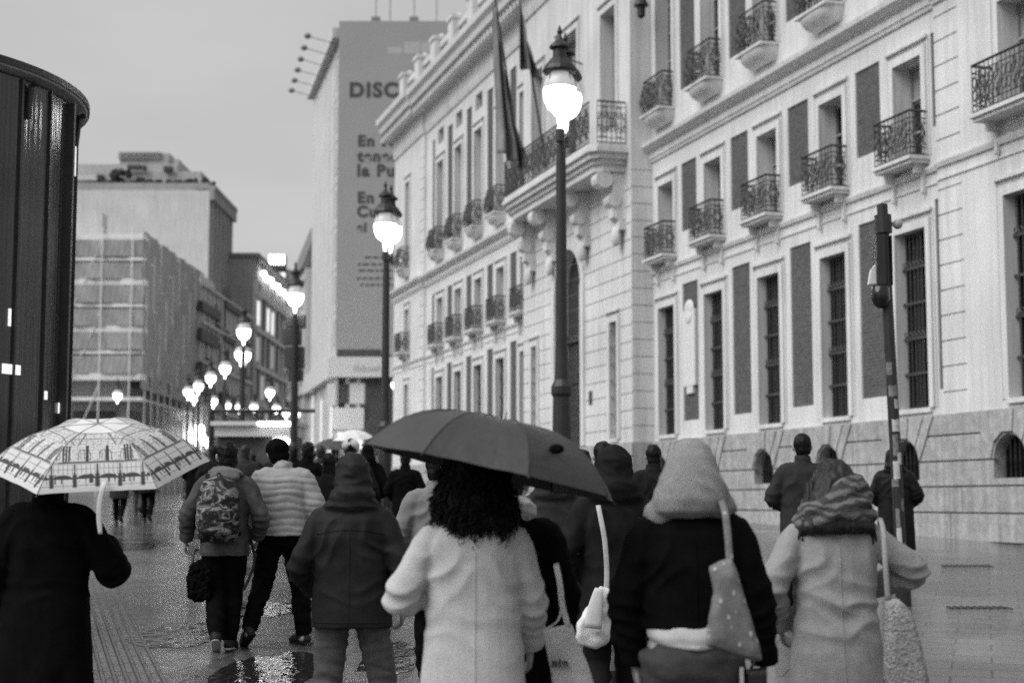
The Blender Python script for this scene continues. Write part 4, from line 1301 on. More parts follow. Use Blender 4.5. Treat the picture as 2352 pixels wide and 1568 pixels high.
DEF = dict(
    pelvis=(0, 0, .95), chest=(0, 0, 1.36), neck=(0, .0, 1.50), head=(0, .035, 1.635),
    shL=(-.168, -.01, 1.405), elL=(-.25, -.04, 1.14), wrL=(-.235, .04, .90),
    shR=(.168, -.01, 1.405), elR=(.25, -.04, 1.14), wrR=(.235, .04, .90),
    hipL=(-.095, 0, .92), knL=(-.10, .05, .50), anL=(-.10, -.03, .09),
    hipR=(.095, 0, .92), knR=(.10, .05, .50), anR=(.10, -.03, .09), toeL=None, toeR=None, turn=0.0, tilt=0.0)
M['skin'] = mat('skin', .34, rough=.55, var=.08, scale=14, spec=.35)
M['eye'] = mat('eye', .05, rough=.2, var=.2)

def headM(J):
    return Matrix.Rotation(J['turn'], 3, 'Z') @ Matrix.Rotation(J['tilt'], 3, 'Y')
def body(J, vox=.008, hands=True):
    b = MB(); V = lambda k: Vector(J[k])
    H = V('head'); A = headM(J)
    h = lambda x, y, z: H + A @ Vector((x, y, z))
    def e(c, r): b.ell(h(*c), r, M=A, nu=18, nv=12)
    e((0, -.015, .025), (.076, .094, .100)); e((0, .028, -.045), (.058, .062, .072)); e((0, .060, -.088), (.028, .026, .026))
    e((0, .052, .030), (.056, .040, .050)); e((0, .086, .018), (.046, .012, .011)); e((.040, .062, -.022), (.024, .024, .022)); e((-.040, .062, -.022), (.024, .024, .022))
    b.tube([h(0, .088, .012), h(0, .100, -.012), h(0, .112, -.034)], [.009, .012, .015], n=8, caps='round')
    e((.012, .098, -.036), (.010, .012, .009)); e((-.012, .098, -.036), (.010, .012, .009))
    e((0, .088, -.062), (.024, .011, .007)); e((0, .087, -.072), (.020, .011, .007))
    for s_ in (-1, 1):
        e((s_ * .082, -.008, -.002), (.011, .021, .033)); e((s_ * .090, -.018, .006), (.009, .016, .025))
    N_ = V('neck')
    b.tube([N_ + Vector((0, -.01, -.06)), N_ + Vector((0, 0, .0)), H + Vector((0, -.02, -.04))], [.075, .060, .055], n=16)
    P, C_ = V('pelvis'), V('chest')
    rr = []
    for z, rx, ry in ((.0, .05, .05), (.03, .15, .10), (.09, .165, .112), (.18, .155, .105), (.28, .145, .10), (.38, .165, .112), (.44, .17, .112), (.50, .15, .09), (.545, .08, .07), (.565, .05, .05)):
        t = z / .565
        c = P * (1 - t) + N_ * t
        rr.append((P.z - .10 + z * (N_.z - P.z + .10) / .55, c.x, c.y, rx, ry))
    b.rings(rr)
    for s_, k in ((-1, 'L'), (1, 'R')):
        sh, el, wr = V('sh' + k), V('el' + k), V('wr' + k)
        b.tube([sh + Vector((-s_ * .06, 0, -.0)), sh, (sh + el) / 2, el, el * .6 + wr * .4, wr], [.065, .058, .047, .039, .040, .026], n=12, caps='round')
        if hands:
            d = (wr - el).normalized()
            pal = J.get('palm' + k)
            pal = Vector(pal) if pal else Vector((-s_, .15, 0))
            hand(b, wr, d, pal, s_, J.get('curl' + k, .75))
        hp, kn, an = V('hip' + k), V('kn' + k), V('an' + k)
        b.tube([hp + Vector((0, 0, .02)), hp * .5 + kn * .5, kn, kn * .62 + an * .38 + Vector((0, -.012, 0)), an], [.088, .07, .052, .053, .036], n=12, caps='round')
        f = (kn - an); toe = J['toe' + k]; toe = Vector(toe) if toe else an + Vector((s_ * .02, .17, -.055))
        b.tube([an + Vector((0, -.03, -.03)), an * .5 + toe * .5, toe], [.036, .036, .026], n=10, caps='round')
    return fuse(b, 'person', vox, 2)

def person(label, x, Y, H=1.75, yaw=0.0, J=None, vox=.0065, hands=True, skinmat='skin', lean=0.0):
    JJ = dict(DEF); JJ.update(J or {})
    o = link('person', body(JJ, vox, hands), M[skinmat])
    X = (x - CX) / FPX * Y
    o.location = (X, Y, gz(Y)); o.rotation_euler = (lean, 0, yaw); o.scale = (H / 1.75,) * 3
    tag(o, label, 'person')
    if vox < .012:
        ey = MB()
        A = headM(JJ)
        for s_ in (-1, 1): ey.ell(Vector(JJ['head']) + A @ Vector((s_ * .031, .083, -.002)), (.012, .008, .008), M=A, nu=8, nv=6)
        ey.build('eyes', M['eye'], o, smooth=True)
    return o, JJ

def torso_rings(hem, w=1.0, d=1.0, flare=0.0, J=DEF, sh=1.0):
    """clothing hull from the hem up to the neck"""
    prof = [(1.485, .075, .072), (1.465, .125, .09), (1.44, .175 * sh, .105), (1.40, .205 * sh, .12), (1.30, .208, .132), (1.18, .196, .13), (1.05, .192, .13), (.95, .200, .138), (.80, .205, .145), (.6, .21, .15), (.35, .215, .155)]
    rr = []
    N_, P = Vector(J['neck']), Vector(J['pelvis'])
    for z, rx, ry in prof:
        if z < hem: break
        t = max(0, min(1, (z - .95) / .55)); c = P * (1 - t) + N_ * t
        f = 1 + flare * max(0, 1.1 - z)
        rr.append((z + (N_.z - 1.50) * t, c.x, c.y, rx * w * f, ry * d * f))
    f = 1 + flare * max(0, 1.1 - hem)
    last = rr[-1]
    rr.append((hem, last[1], last[2], last[3] * (1.01 if hem > .9 else 1.02), last[4] * 1.02))
    return rr[::-1]
def sleeve(mb, J, k, r=(.088, .075, .062), cut=1.0, bulge=0.0):
    s_ = -1 if k == 'L' else 1
    sh, el, wr = Vector(J['sh' + k]), Vector(J['el' + k]), Vector(J['wr' + k])
    wr = el + (wr - el) * cut
    mb.tube([sh + Vector((-s_ * .10, 0, .0)), sh + Vector((0, 0, -.005)), (sh + el) / 2 + Vector((0, -.005, 0)), el, (el + wr) / 2, wr],
            [r[0] * .95, r[0], (r[0] + r[1]) / 2, r[1] * 1.05, (r[1] + r[2]) / 2, r[2]], n=18, smooth=3, caps=True)
def jacket(o, J, hem, mt, w=1.0, d=1.0, flare=0.0, r=(.09, .076, .062), hd=0, disp=None, vox=.012, name='coat', collar=True, cut=1.0, extra=None, sh=1.0, smooth=3):
    b = MB()
    b.rings(torso_rings(hem, w, d, flare, J, sh))
    for k in 'LR': sleeve(b, J, k, r, cut)
    if collar:
        N_ = Vector(J['neck']); b.tube([N_ + Vector((0, -.012, -.06)), N_ + Vector((0, -.008, .0)), N_ + Vector((0, .004, .055))], [.10, .082, .078], n=18)
    if hd: hood_shape(b, J, hd)
    if extra: extra(b)
    return link(name, fuse(b, name, vox, smooth, disp or folds(.012)), M[mt], o)
def trousers(o, J, mt, r=(.108, .078, .062), disp=None, vox=.012, waist=1.0, low=.07):
    b = MB()
    b.rings([(.80, 0, 0, .12, .10), (.85, 0, -.005, .175, .125), (.92, 0, -.005, .182, .135), (waist, 0, 0, .165, .118)])
    for k in 'LR':
        hp, kn, an = Vector(J['hip' + k]), Vector(J['kn' + k]), Vector(J['an' + k])
        e = an + Vector((0, 0, low - .07))
        b.tube([hp + Vector((0, -.01, .02)), hp * .6 + kn * .4, kn, kn * .55 + e * .45 + Vector((0, -.012, 0)), e], [r[0], (r[0] + r[1]) / 2 + .004, r[1], (r[1] + r[2]) / 2 + .004, r[2]], n=18, smooth=3)
    return link('trousers', fuse(b, 'trousers', vox, 2, disp or folds(.009, (6, 6, 10), 3)), M[mt], o)
def shoes(o, J, mt, sole=None, vox=.008):
    for k, s_ in (('L', -1), ('R', 1)):
        an = Vector(J['an' + k]); toe = J['toe' + k]; toe = Vector(toe) if toe else an + Vector((s_ * .02, .17, -.055))
        dn = Vector((0, 0, -.055))
        dirn = (toe - an - dn).normalized(); heel = an + dn * .7 - dirn * .045
        b = MB()
        b.tube([heel, an + dn * .45 + dirn * .03, an * .45 + toe * .55 + dn * .2 + Vector((0, 0, .012)), toe + dirn * .02], [.040, .050, .046, .034], n=14, smooth=2, caps='round')
        b.tube([an + Vector((0, -.01, -.03)), an + Vector((0, -.012, .035))], [.05, .048], n=12)
        sh = link('shoe', fuse(b, 'shoe', vox, 2), M[mt], o)
        if sole:
            s2 = MB(); up_ = Vector((0, 0, -.036))
            pr = dirn.cross(Vector((0, 0, 1))).normalized(); u_ = pr.cross(dirn)
            pts = [heel - dirn * .035, an + dn * .7 + dirn * .03, toe + dirn * .045 + dn * .15]
            s2.tube([p - u_ * .034 for p in pts], [.036, .045, .034], n=10, flat=(1, .28), smooth=2, caps='round')
            s2.build('sole', M[sole], sh, smooth=True)
def hood_shape(b, J, size):
    """a raised hood that grows out of the collar"""
    H = Vector(J['head']); A = headM(J); N_ = Vector(J['neck'])
    b.ell(H + A @ Vector((0, -.030, .035)), (.102 * size, .118 * size, .115 * size), M=A, nu=24, nv=16)
    b.ell(H + A @ Vector((0, -.050, -.035)), (.112 * size, .100 * size, .105 * size), M=A, nu=24, nv=16)
    b.ell(N_ + Vector((0, -.05, .03)), (.135 * size, .105 * size, .075 * size), nu=24, nv=14)
    b.ell(N_ + Vector((0, -.035, -.025)), (.165 * size, .11 * size, .06 * size), nu=24, nv=14)
def hair(o, J, mt='hair', length=.05, puff=1.0, seed=0, vox=.009, rough=.010):
    b = MB(); H = Vector(J['head']); A = headM(J)
    h = lambda x, y, z: H + A @ Vector((x, y, z))
    b.ell(h(0, -.026, .038), (.083 * puff, .098 * puff, .098 * puff), M=A, nu=22, nv=14)
    b.ell(h(0, -.055, -.02 - length * .4), (.074 * puff, .062 * puff, .07 + length), M=A, nu=20, nv=12)
    b.ell(h(0, .04, .085), (.062 * puff, .045, .030 * puff), M=A)
    f = lambda c, n: rough * (noise.noise(Vector((c.x * 40 + seed, c.y * 40, c.z * 14))) + .6 * noise.noise(Vector((c.x * 90, c.y * 90, c.z * 30 + seed))))
    return link('hair', fuse(b, 'hair', vox, 2, f), M[mt], o)

def cloth(name, v, rough=.85, var=.15, scale=10, weave=.25, spec=.15, sheen=.0, **k):
    m = mat(name, v, rough=rough, var=var, scale=scale, bump=weave, bscale=260, spec=spec, **k)
    if sheen: m.node_tree.nodes['Principled BSDF'].inputs['Sheen Weight'].default_value = sheen
    M[name] = m; return name
cloth('black_wool', .005, var=.3, spec=.03); cloth('black_shell', .008, rough=.5, spec=.12, var=.3); cloth('charcoal', .014, var=.3, spec=.06); cloth('dark_grey', .026, var=.25)
cloth('hooded_shell', .017, rough=.6, spec=.12, var=.25); cloth('mid_grey', .14, var=.2); cloth('jeans', .11, var=.3, scale=14); cloth('grey_jeans', .06, var=.25, scale=14)
cloth('black_trousers', .005, var=.3, spec=.04); cloth('white_wool', .50, var=.08, scale=14, weave=.5); cloth('grey_wool', .30, var=.14, scale=18, weave=.5); cloth('knit_grey', .36, var=.14, scale=30, weave=.9)
cloth('puffer_grey', .30, rough=.5, spec=.35, var=.12); cloth('camo_base', .07, var=.5, scale=9); cloth('white_cotton', .60, var=.06); cloth('hair', .006, rough=.5, spec=.15, var=.4, scale=60, weave=.0)
cloth('brown_hair', .02, rough=.5, spec=.2, var=.5, scale=50, weave=.0, stretch=(3, 3, .6)); cloth('tote_canvas', .80, var=.12, scale=20, weave=.6); cloth('shoe_black', .02, rough=.5); cloth('sole_white', .45, rough=.6)
cloth('leather_black', .015, rough=.35, spec=.5, var=.3); cloth('light_jacket', .17, var=.12); cloth('strap_white', .55, var=.05); cloth('strap_cloth', .38, var=.2, scale=20)

def walk(a=.14, lead='L'):
    t = -1 if lead == 'L' else 1
    o_ = 'R' if lead == 'L' else 'L'
    return {'kn' + lead: (t * .10, .14, .51), 'an' + lead: (t * .10, a + .04, .09), 'kn' + o_: (-t * .10, .04, .49), 'an' + o_: (-t * .10, -a * 1.7, .16), 'toe' + o_: (-t * .11, -a * 1.7 + .12, .045)}
def arm(k, el, wr, **kw):
    d = {'el' + k: el, 'wr' + k: wr}; d.update({q + k: v for q, v in kw.items()}); return d

# ---- person under the printed umbrella, far left
p1J = {**arm('R', (.345, .02, 1.12), (.24, .20, 1.26), palm=(-1, 0, 0), curl=1.25), **walk(.10, 'L')}
p1, J1 = person('person in long black coat with arm bent under the white printed umbrella', 118, 8.0, 1.70, 0, p1J)
jacket(p1, J1, .42, 'black_wool', w=1.12, d=1.05, flare=.10, r=(.082, .084, .080), disp=clothf(J1, .008, 1), vox=.010)
trousers(p1, J1, 'black_trousers'); shoes(p1, J1, 'shoe_black'); hair(p1, J1, 'brown_hair', .07, 1.04, 3)

# ---- camo backpack walker
p2J = {**walk(.07, 'R'), 'knL': (-.075, .05, .5), 'knR': (.07, .12, .5), 'anL': (-.04, -.16, .15), 'toeL': (-.05, -.03, .045), 'anR': (.05, .06, .09), 'toeR': (.075, .24, .03), **arm('L', (-.30, -.05, 1.16), (-.33, .04, .93), palm=(1, 0, .2), curl=1.0), **arm('R', (.31, -.06, 1.12), (.27, .10, .95)), 'turn': .3}
p2, J2 = person('person in dark patterned jacket walking with a camouflage backpack', 521, 13.35, 1.74, .08, p2J)
jacket(p2, J2, .80, 'camo_base', w=1.02, d=1.06, r=(.084, .074, .058), disp=clothf(J2, .012, 3))
trousers(p2, J2, 'black_trousers', r=(.115, .085, .066)); shoes(p2, J2, 'shoe_black', 'sole_white'); hair(p2, J2, 'hair', .03, 1.05, 5)
b = MB(); b.ell((0, -.06, 1.50), (.155, .085, .055), nu=20, nv=12); b.ell((0, -.115, 1.455), (.13, .05, .06)); link('hood', fuse(b, 'hood', .011, 2, folds(.012, (9, 9, 12), 8)), M['mid_grey'], p2)

# ---- puffer jacket walker with dark cap
p3J = {**walk(.04, 'R'), 'knL': (-.17, .05, .50), 'anL': (-.25, -.15, .15), 'toeL': (-.31, -.02, .035), 'knR': (.15, .10, .50), 'anR': (.19, .08, .09), 'toeR': (.09, .21, .035),
       **arm('L', (-.27, .02, 1.16), (-.20, .18, 1.0)), **arm('R', (.29, -.03, 1.15), (.25, .12, .98)), 'turn': .35, 'tilt': -.16, 'head': (-.055, .05, 1.625)}
p3, J3 = person('person in pale quilted puffer jacket and dark cap striding over wet paving', 652, 13.7, 1.78, .05, p3J)
jacket(p3, J3, .93, 'puffer_grey', w=1.20, d=1.3, r=(.105, .095, .075), disp=quilt(.060, .009), vox=.010, smooth=2)
trousers(p3, J3, 'black_trousers', r=(.115, .088, .064), disp=folds(.014, (7, 7, 12), 6)); shoes(p3, J3, 'shoe_black', 'dark_grey')
b = MB(); H = Vector(J3['head']); A = headM(J3)
b.ell(H + A @ Vector((0, -.02, .045)), (.100, .112, .088), M=A, nu=22, nv=14); b.ell(H + A @ Vector((0, -.05, -.02)), (.088, .075, .085), M=A); b.ell(H + A @ Vector((0, .11, .04)), (.07, .06, .014), M=A)
link('cap', fuse(b, 'cap', .009, 2, folds(.006, (12, 12, 12), 2)), M['black_wool'], p3)

# ---- hooded dark jacket, grey jeans
p4J = {**arm('L', (-.295, -.04, 1.13), (-.235, .13, 1.0)), **arm('R', (.30, -.05, 1.11), (.285, .08, .90)), 'knL': (-.135, .03, .50), 'anL': (-.17, -.14, .12), 'knR': (.165, .10, .51), 'anR': (.20, .08, .09)}
p4, J4 = person('person in dark hooded jacket and grey jeans seen from behind at the centre', 812, 8.5, 1.67, 0, p4J)
jacket(p4, J4, .80, 'hooded_shell', w=1.13, d=1.12, r=(.078, .068, .056), disp=clothf(J4, .009, 4), vox=.009, hd=.98, smooth=7)
trousers(p4, J4, 'jeans', r=(.098, .082, .066), disp=folds(.010, (6, 6, 16), 7)); shoes(p4, J4, 'shoe_black')

# ---- woman in the white coat with big dark hair
p5J = {**arm('L', (-.30, -.05, 1.16), (-.10, .20, 1.24), palm=(1, 0, 0), curl=1.2), **arm('R', (.235, .05, 1.15), (.235, .16, .96)), **walk(.10, 'R')}
p5, J5 = person('woman with bushy dark curls over a long pale cream coat', 1088, 6.3, 1.70, .0, p5J)
jacket(p5, J5, .40, 'white_wool', w=1.0, d=1.0, flare=.25, r=(.070, .068, .060), disp=clothf(J5, .008, 2, .016), vox=.009, smooth=2)
trousers(p5, J5, 'black_trousers'); shoes(p5, J5, 'shoe_black')
b = MB(); H = Vector(J5['head'])
for c, r_ in (((0, -.04, .02), (.135, .135, .125)), ((.01, -.06, -.08), (.155, .12, .11)), ((.025, -.075, -.145), (.145, .095, .09)), ((-.10, -.04, -.08), (.065, .08, .09)), ((.115, -.05, -.10), (.065, .08, .10)), ((.07, -.085, -.185), (.09, .06, .05))):
    b.ell(H + Vector(c), r_, nu=22, nv=14)
fz = lambda c, n: .022 * noise.noise(c * 16) + .014 * noise.noise(c * 38)
hm = link('hair', fuse(b, 'hair', .010, 2, fz), M['hair'], p5)
rn = random.Random(9); st = MB(); hv = [v.co.copy() for v in hm.data.vertices]; hn = [v.normal.copy() for v in hm.data.vertices]
for i in rn.sample(range(len(hv)), 1500):
    p = hv[i]; nrm_ = hn[i]
    if nrm_.y > .7: continue
    t = Vector((rn.uniform(-.4, .4), rn.uniform(-.3, .3), -1)); t = (t - nrm_ * t.dot(nrm_) * .8).normalized(); s2 = nrm_.cross(t)
    ph = rn.uniform(0, 6); ln = rn.uniform(.03, .085); rad = rn.uniform(.003, .009); pts = []
    for k in range(9):
        q = k / 8
        pts.append(p + nrm_ * (.002 + rad * (1 + math.sin(ph + q * 9)) * .9) + t * ln * q + s2 * rad * math.cos(ph + q * 9))
    st.tube(pts, [.0032] * 5 + [.003, .0025, .002, .001], n=3, caps=False)
link('curl', st.mesh('curl', True), M['hair'], hm)

# ---- dark coated companion holding the dark umbrella
p6J = {**arm('R', (.25, .0, 1.14), (.235, .10, .93), palm=(-1, 0, 0), curl=1.1), **walk(.12, 'L'), 'turn': -.3}
p6, J6 = person('person in black coat with pale scarf mostly hidden by the curly haired woman', 1172, 6.9, 1.68, -.1, p6J)
jacket(p6, J6, .45, 'black_wool', w=.98, d=1.0, flare=.12, r=(.078, .07, .06), disp=clothf(J6, .008, 4))
trousers(p6, J6, 'black_trousers'); shoes(p6, J6, 'shoe_black'); hair(p6, J6, 'hair', .06, 1.05, 7)
b = MB(); N_ = Vector(J6['neck']); b.ell(N_ + Vector((.0, .0, .045)), (.10, .10, .05), nu=20, nv=12); b.ell(N_ + Vector((.075, -.035, .01)), (.05, .05, .055)); link('scarf', fuse(b, 'scarf', .009, 2, folds(.010, (14, 14, 20), 3)), M['strap_white'], p6)

# ---- dark hooded figure with the white shoulder bag
p7J = {**arm('L', (-.315, -.05, 1.12), (-.16, .12, 1.0)), **arm('R', (.27, -.02, 1.12), (.2, .14, 1.0)), **walk(.12, 'R')}
p7, J7 = person('person in black hooded jacket carrying a pale shoulder bag beside the dark umbrella', 1408, 9.2, 1.70, .08, p7J)
jacket(p7, J7, .62, 'charcoal', w=1.04, d=1.06, r=(.086, .076, .06), disp=clothf(J7, .010, 9), hd=1.08, smooth=5)
trousers(p7, J7, 'charcoal'); shoes(p7, J7, 'shoe_black')

# ---- person with the pale knitted hood scarf
p9J = {**arm('L', (-.265, -.02, 1.13), (-.225, .05, .885), palm=(1, .2, 0), curl=.8), **arm('R', (.262, .0, 1.13), (.29, .05, .885), palm=(-1, .2, 0), curl=1.2), **walk(.09, 'L')}
p9, J9 = person('person with pale knitted head scarf, black jacket and floral tote on the shoulder', 1584, 6.25, 1.74, -.04, p9J)
def ext9(b): b.rings([(1.02, 0, 0, .20, .14), (1.10, 0, 0, .20, .14)])
jacket(p9, J9, 1.03, 'black_wool', w=1.03, d=1.08, r=(.078, .068, .055), disp=clothf(J9, .006, 6), vox=.009, sh=1.0, smooth=2)
b = MB(); b.rings([(.95, 0, -.10, .05, .04), (.958, .0, -.07, .10, .075), (.972, 0, -.035, .145, .108), (.995, 0, -.018, .172, .132), (1.03, 0, -.008, .182, .138), (1.12, 0, 0, .17, .12)], n=40); link('shirt', fuse(b, 'shirt', .008, 3, lambda c, n: .003 * math.sin(c.x * 45 + c.z * 40) + .003 * noise.noise(c * 18)), M['white_cotton'], p9)
trousers(p9, J9, 'grey_jeans', r=(.118, .088, .068), disp=folds(.008, (6, 6, 14), 8), waist=.98); shoes(p9, J9, 'shoe_black')
b = MB(); H = Vector(J9['head']); N_ = Vector(J9['neck'])
b.rings([(z_, cx_, cy_, rx_ * .92, ry_ * .95) for z_, cx_, cy_, rx_, ry_ in ((H.z - .175, -.03, -.05, .10, .08), (H.z - .15, -.012, -.05, .150, .118), (H.z - .10, -.004, -.045, .166, .138), (H.z - .05, 0, -.04, .150, .140), (H.z + .0, .0, -.03, .128, .136), (H.z + .07, .004, -.02, .102, .116), (H.z + .115, .004, -.015, .074, .084), (H.z + .142, .004, -.015, .03, .035))], n=40)
b.ell(H + Vector((-.115, -.03, -.165)), (.075, .10, .075), nu=20, nv=12); b.ell(H + Vector((.10, -.05, -.13)), (.08, .09, .06), nu=20, nv=12)
def knit(c, n):
    return .007 * (1 - abs(math.sin((c.z * .9 + c.x * 1.1) * 30 + 3.0 * noise.noise(c * 5))) * 1.6) * max(0, .35 + 1.6 * c.x + noise.noise(c * 3.1)) + .004 * noise.noise(c * 13)
link('head_scarf', fuse(b, 'head_scarf', .008, 6, knit), M['knit_grey'], p9)

# ---- woman in the grey coat
p10J = {**arm('L', (-.315, -.06, 1.16), (-.25, .10, .98), palm=(1, 0, 0)), **arm('R', (.395, .02, 1.235), (.235, .20, 1.17), palm=(-1, 0, 0)), **walk(.10, 'R'), 'tilt': .10}
p10, J10 = person('woman in long grey wool coat with striped scarf and elbow stuck out', 1918, 7.1, 1.66, .02, p10J, lean=-.07)
cf10 = clothf(J10, .006, 8, .014, .012, .012)
def drape10(c, n):
    d = cf10(c, n)
    if abs(c.x) < .25:
        v = c.z - .50 * abs(c.x - .02) ** 1.2               # folds that sag to the middle of the back
        k = math.exp(-((c.z - 1.04) / .15) ** 2)
        w = noise.noise(c * 2.3 + Vector((3, 1, 2)))
        d += .011 * k * ((1 - abs(math.sin(24 * v + 3.0 * noise.noise(c * 4)))) * 1.5 - .6) * max(0, .5 + w * 1.4)
    return d
jacket(p10, J10, .42, 'grey_wool', w=1.02, d=1.05, flare=.18, r=(.074, .072, .064), disp=drape10, vox=.009, sh=1.0, smooth=2)
trousers(p10, J10, 'black_trousers'); shoes(p10, J10, 'shoe_black')
def striped():
    m = mat('striped_scarf', .12, rough=.85, var=.3, scale=12, bump=.6, bscale=120, spec=.1)
    t = m.node_tree; w = t.nodes.new('ShaderNodeTexWave'); w.inputs['Scale'].default_value = 7; w.inputs['Distortion'].default_value = 9; w.inputs['Detail'].default_value = 3; w.bands_direction = 'Z'; w.inputs['Detail Scale'].default_value = 1.4
    tc = t.nodes.new('ShaderNodeTexCoord'); t.links.new(tc.outputs['Object'], w.inputs['Vector'])
    r = t.nodes.new('ShaderNodeMapRange'); r.inputs['From Min'].default_value = .35; r.inputs['From Max'].default_value = .8; r.inputs['To Min'].default_value = .06; r.inputs['To Max'].default_value = .15
    t.links.new(w.outputs['Fac'], r.inputs['Value']); t.links.new(r.outputs[0], t.nodes['Principled BSDF'].inputs['Base Color']); M['striped'] = m
striped()
H = Vector(J10['head']); N_ = Vector(J10['neck'])
b = MB(); b.rings([(H.z - .225, 0, -.075, .165, .085), (H.z - .20, 0, -.07, .185, .11), (H.z - .12, .0, -.06, .158, .118), (H.z - .04, .005, -.045, .128, .118), (H.z + .04, .008, -.03, .104, .112), (H.z + .10, .008, -.022, .078, .085), (H.z + .135, .006, -.02, .038, .04)], n=48)
link('hair', fuse(b, 'hair', .008, 3, lambda c, n: .012 * noise.noise(Vector((c.x * 34, c.y * 34, c.z * 5))) + .006 * noise.noise(Vector((c.x * 90, c.y * 90, c.z * 9)))), M['brown_hair'], p10)
b = MB()
for z_, rx, ry, tl, hh in ((-.150, .172, .150, -.10, .036), (-.105, .168, .152, -.28, .038), (-.060, .152, .146, -.42, .036), (-.02, .136, .136, -.50, .030)):
    A_ = Matrix.Rotation(tl, 3, 'Y')
    pts = [H + Vector((.004, -.048, z_)) + A_ @ Vector((rx * math.cos(q), ry * math.sin(q), .012 * math.sin(3 * q + z_ * 40))) for q in [2 * math.pi * k / 28 for k in range(29)]]
    b.tube(pts, hh, n=12)
b.ell(H + Vector((.0, -.03, -.10)), (.15, .12, .09), nu=24, nv=12)
def wrap(c, n):
    return .006 * math.sin((c.z - .35 * c.x) * 48 + 4.5 * noise.noise(c * 5)) * (.5 + noise.noise(c * 4)) + .005 * noise.noise(c * 16)
link('scarf', fuse(b, 'scarf', .008, 3, wrap), M['striped'], p10)
b = MB()
for sg, x0 in ((-1, -.13), (1, .14)):
    for k in range(14):
        rq = random.Random(k + 20 * sg); a_ = Vector((x0 * .75 + rq.uniform(-.03, .03), -.08 + rq.uniform(-.03, .03), .02))
        b.tube([H + a_, H + Vector((x0 + rq.uniform(-.02, .03), -.10 + rq.uniform(-.02, .03), -.10)), H + Vector((x0 * 1.15 + rq.uniform(-.035, .035), -.12, -.22 - rq.uniform(0, .06)))], [.014, .012, .004], n=5, smooth=3)
link('loose_hair', b.mesh('loose_hair', True), M['brown_hair'], p10)

# ---- men by the wall
p11J = {**arm('L', (-.29, .0, 1.16), (-.15, .16, 1.06)), **arm('R', (.29, .0, 1.16), (.15, .16, 1.06)), **walk(.14, 'L')}
p11, J11 = person('short haired man in dark padded jacket walking along the granite plinth', 1842, 15.5, 1.82, -.1, p11J, vox=.010)
jacket(p11, J11, .80, 'dark_grey', w=1.12, d=1.1, r=(.086, .074, .06), disp=clothf(J11, .010, 3), vox=.012); trousers(p11, J11, 'black_trousers', vox=.014); shoes(p11, J11, 'shoe_black', vox=.012); hair(p11, J11, 'hair', .0, 1.03, 8, vox=.011)
p12J = {**arm('L', (-.29, .0, 1.15), (-.17, .16, 1.02)), **arm('R', (.29, .0, 1.15), (.17, .16, 1.02)), 'turn': -.3}
p12, J12 = person('person in black coat standing behind the leaning stickered pole', 2052, 19.5, 1.66, -.3, p12J, vox=.010)
jacket(p12, J12, .45, 'black_shell', w=1.15, d=1.15, r=(.09, .08, .062), disp=clothf(J12, .010, 13), vox=.012, hd=1.0); trousers(p12, J12, 'black_trousers', vox=.014); shoes(p12, J12, 'shoe_black', vox=.012)

# ---- the crowd further on
def crowd(x, Y, H, label, coat='charcoal', hem=.6, head='hair', walkk='L', yaw=0.0, w=1.05, trous='black_trousers', fine=False):
    v = .014 if Y < 24 else .02
    J = {**arm('L', (-.28, -.02, 1.14), (-.18, .14, 1.0)), **arm('R', (.28, -.03, 1.14), (.22, .12, .96)), **walk(.13, walkk)}
    o, JJ = person(label, x, Y, H, yaw, J, vox=v)
    jacket(o, JJ, hem, coat, w=w, d=w, flare=.1 if hem < .7 else 0, r=(.084, .074, .058), disp=clothf(JJ, .010, x * .1), vox=v, hd=1.02 if head == 'hood' else 0)
    trousers(o, JJ, trous, vox=v); shoes(o, JJ, 'shoe_black', vox=.014)
    if head == 'hood': pass
    elif head == 'white':
        b = MB(); H_ = Vector(JJ['head']); b.ell(H_ + Vector((0, -.01, .05)), (.11, .115, .085)); b.ell(H_ + Vector((0, .10, .04)), (.07, .06, .016)); link('cap', fuse(b, 'cap', .014, 1), M['white_cotton'], o); hair(o, JJ, 'hair', .04, 1.0, 1, vox=.014)
    else: hair(o, JJ, head, .06 if x % 2 else .02, 1.05, x, vox=.014)
    return o
crowd(452, 37, 1.74, 'dark clothed person walking just left of the camouflage backpack', 'black_wool', .5)
crowd(343, 37.5, 1.72, 'person in black seen only by the legs right under the printed umbrella', 'black_shell', .7, w=1.0)
crowd(278, 36.5, 1.70, 'person in dark grey seen by the legs beside the umbrella strap', 'dark_grey', .6)
crowd(322, 44, 1.7, 'far person in grey between the legs under the printed umbrella', 'mid_grey', .7, trous='grey_jeans')
crowd(492, 30, 1.70, 'dark haired person glimpsed behind the camouflage backpack', 'charcoal', .6)
crowd(565, 26, 1.70, 'person in dark coat glimpsed between backpack and puffer jacket', 'dark_grey', .6, head='brown_hair')
crowd(708, 21, 1.74, 'person in black coat just right of the puffer jacket', 'black_wool', .45)
crowd(738, 27, 1.68, 'person with brown hair in the crowd left of the dark hood', 'dark_grey', .6, head='brown_hair', walkk='R')
crowd(757, 17, 1.62, 'short person in charcoal jacket close to the hooded figure', 'charcoal', .7, walkk='R')
crowd(806, 19, 1.78, 'person with white cap just above the dark hood', 'charcoal', .6, head='white')
crowd(676, 31, 1.70, 'dark person in the crowd behind the puffer jacket', 'black_wool', .6, walkk='R')
crowd(632, 34, 1.68, 'distant person in front of the lit booth', 'charcoal', .6)
crowd(770, 33, 1.72, 'distant person holding a small dark umbrella in the crowd', 'charcoal', .6)
crowd(536, 40, 1.70, 'distant person in dark jacket in front of the booth counter', 'dark_grey', .7)
crowd(584, 45, 1.70, 'farthest dark person beside the booth', 'black_wool', .6, walkk='R')
crowd(720, 40, 1.72, 'far person in pale jacket deep in the crowd', 'mid_grey', .7)
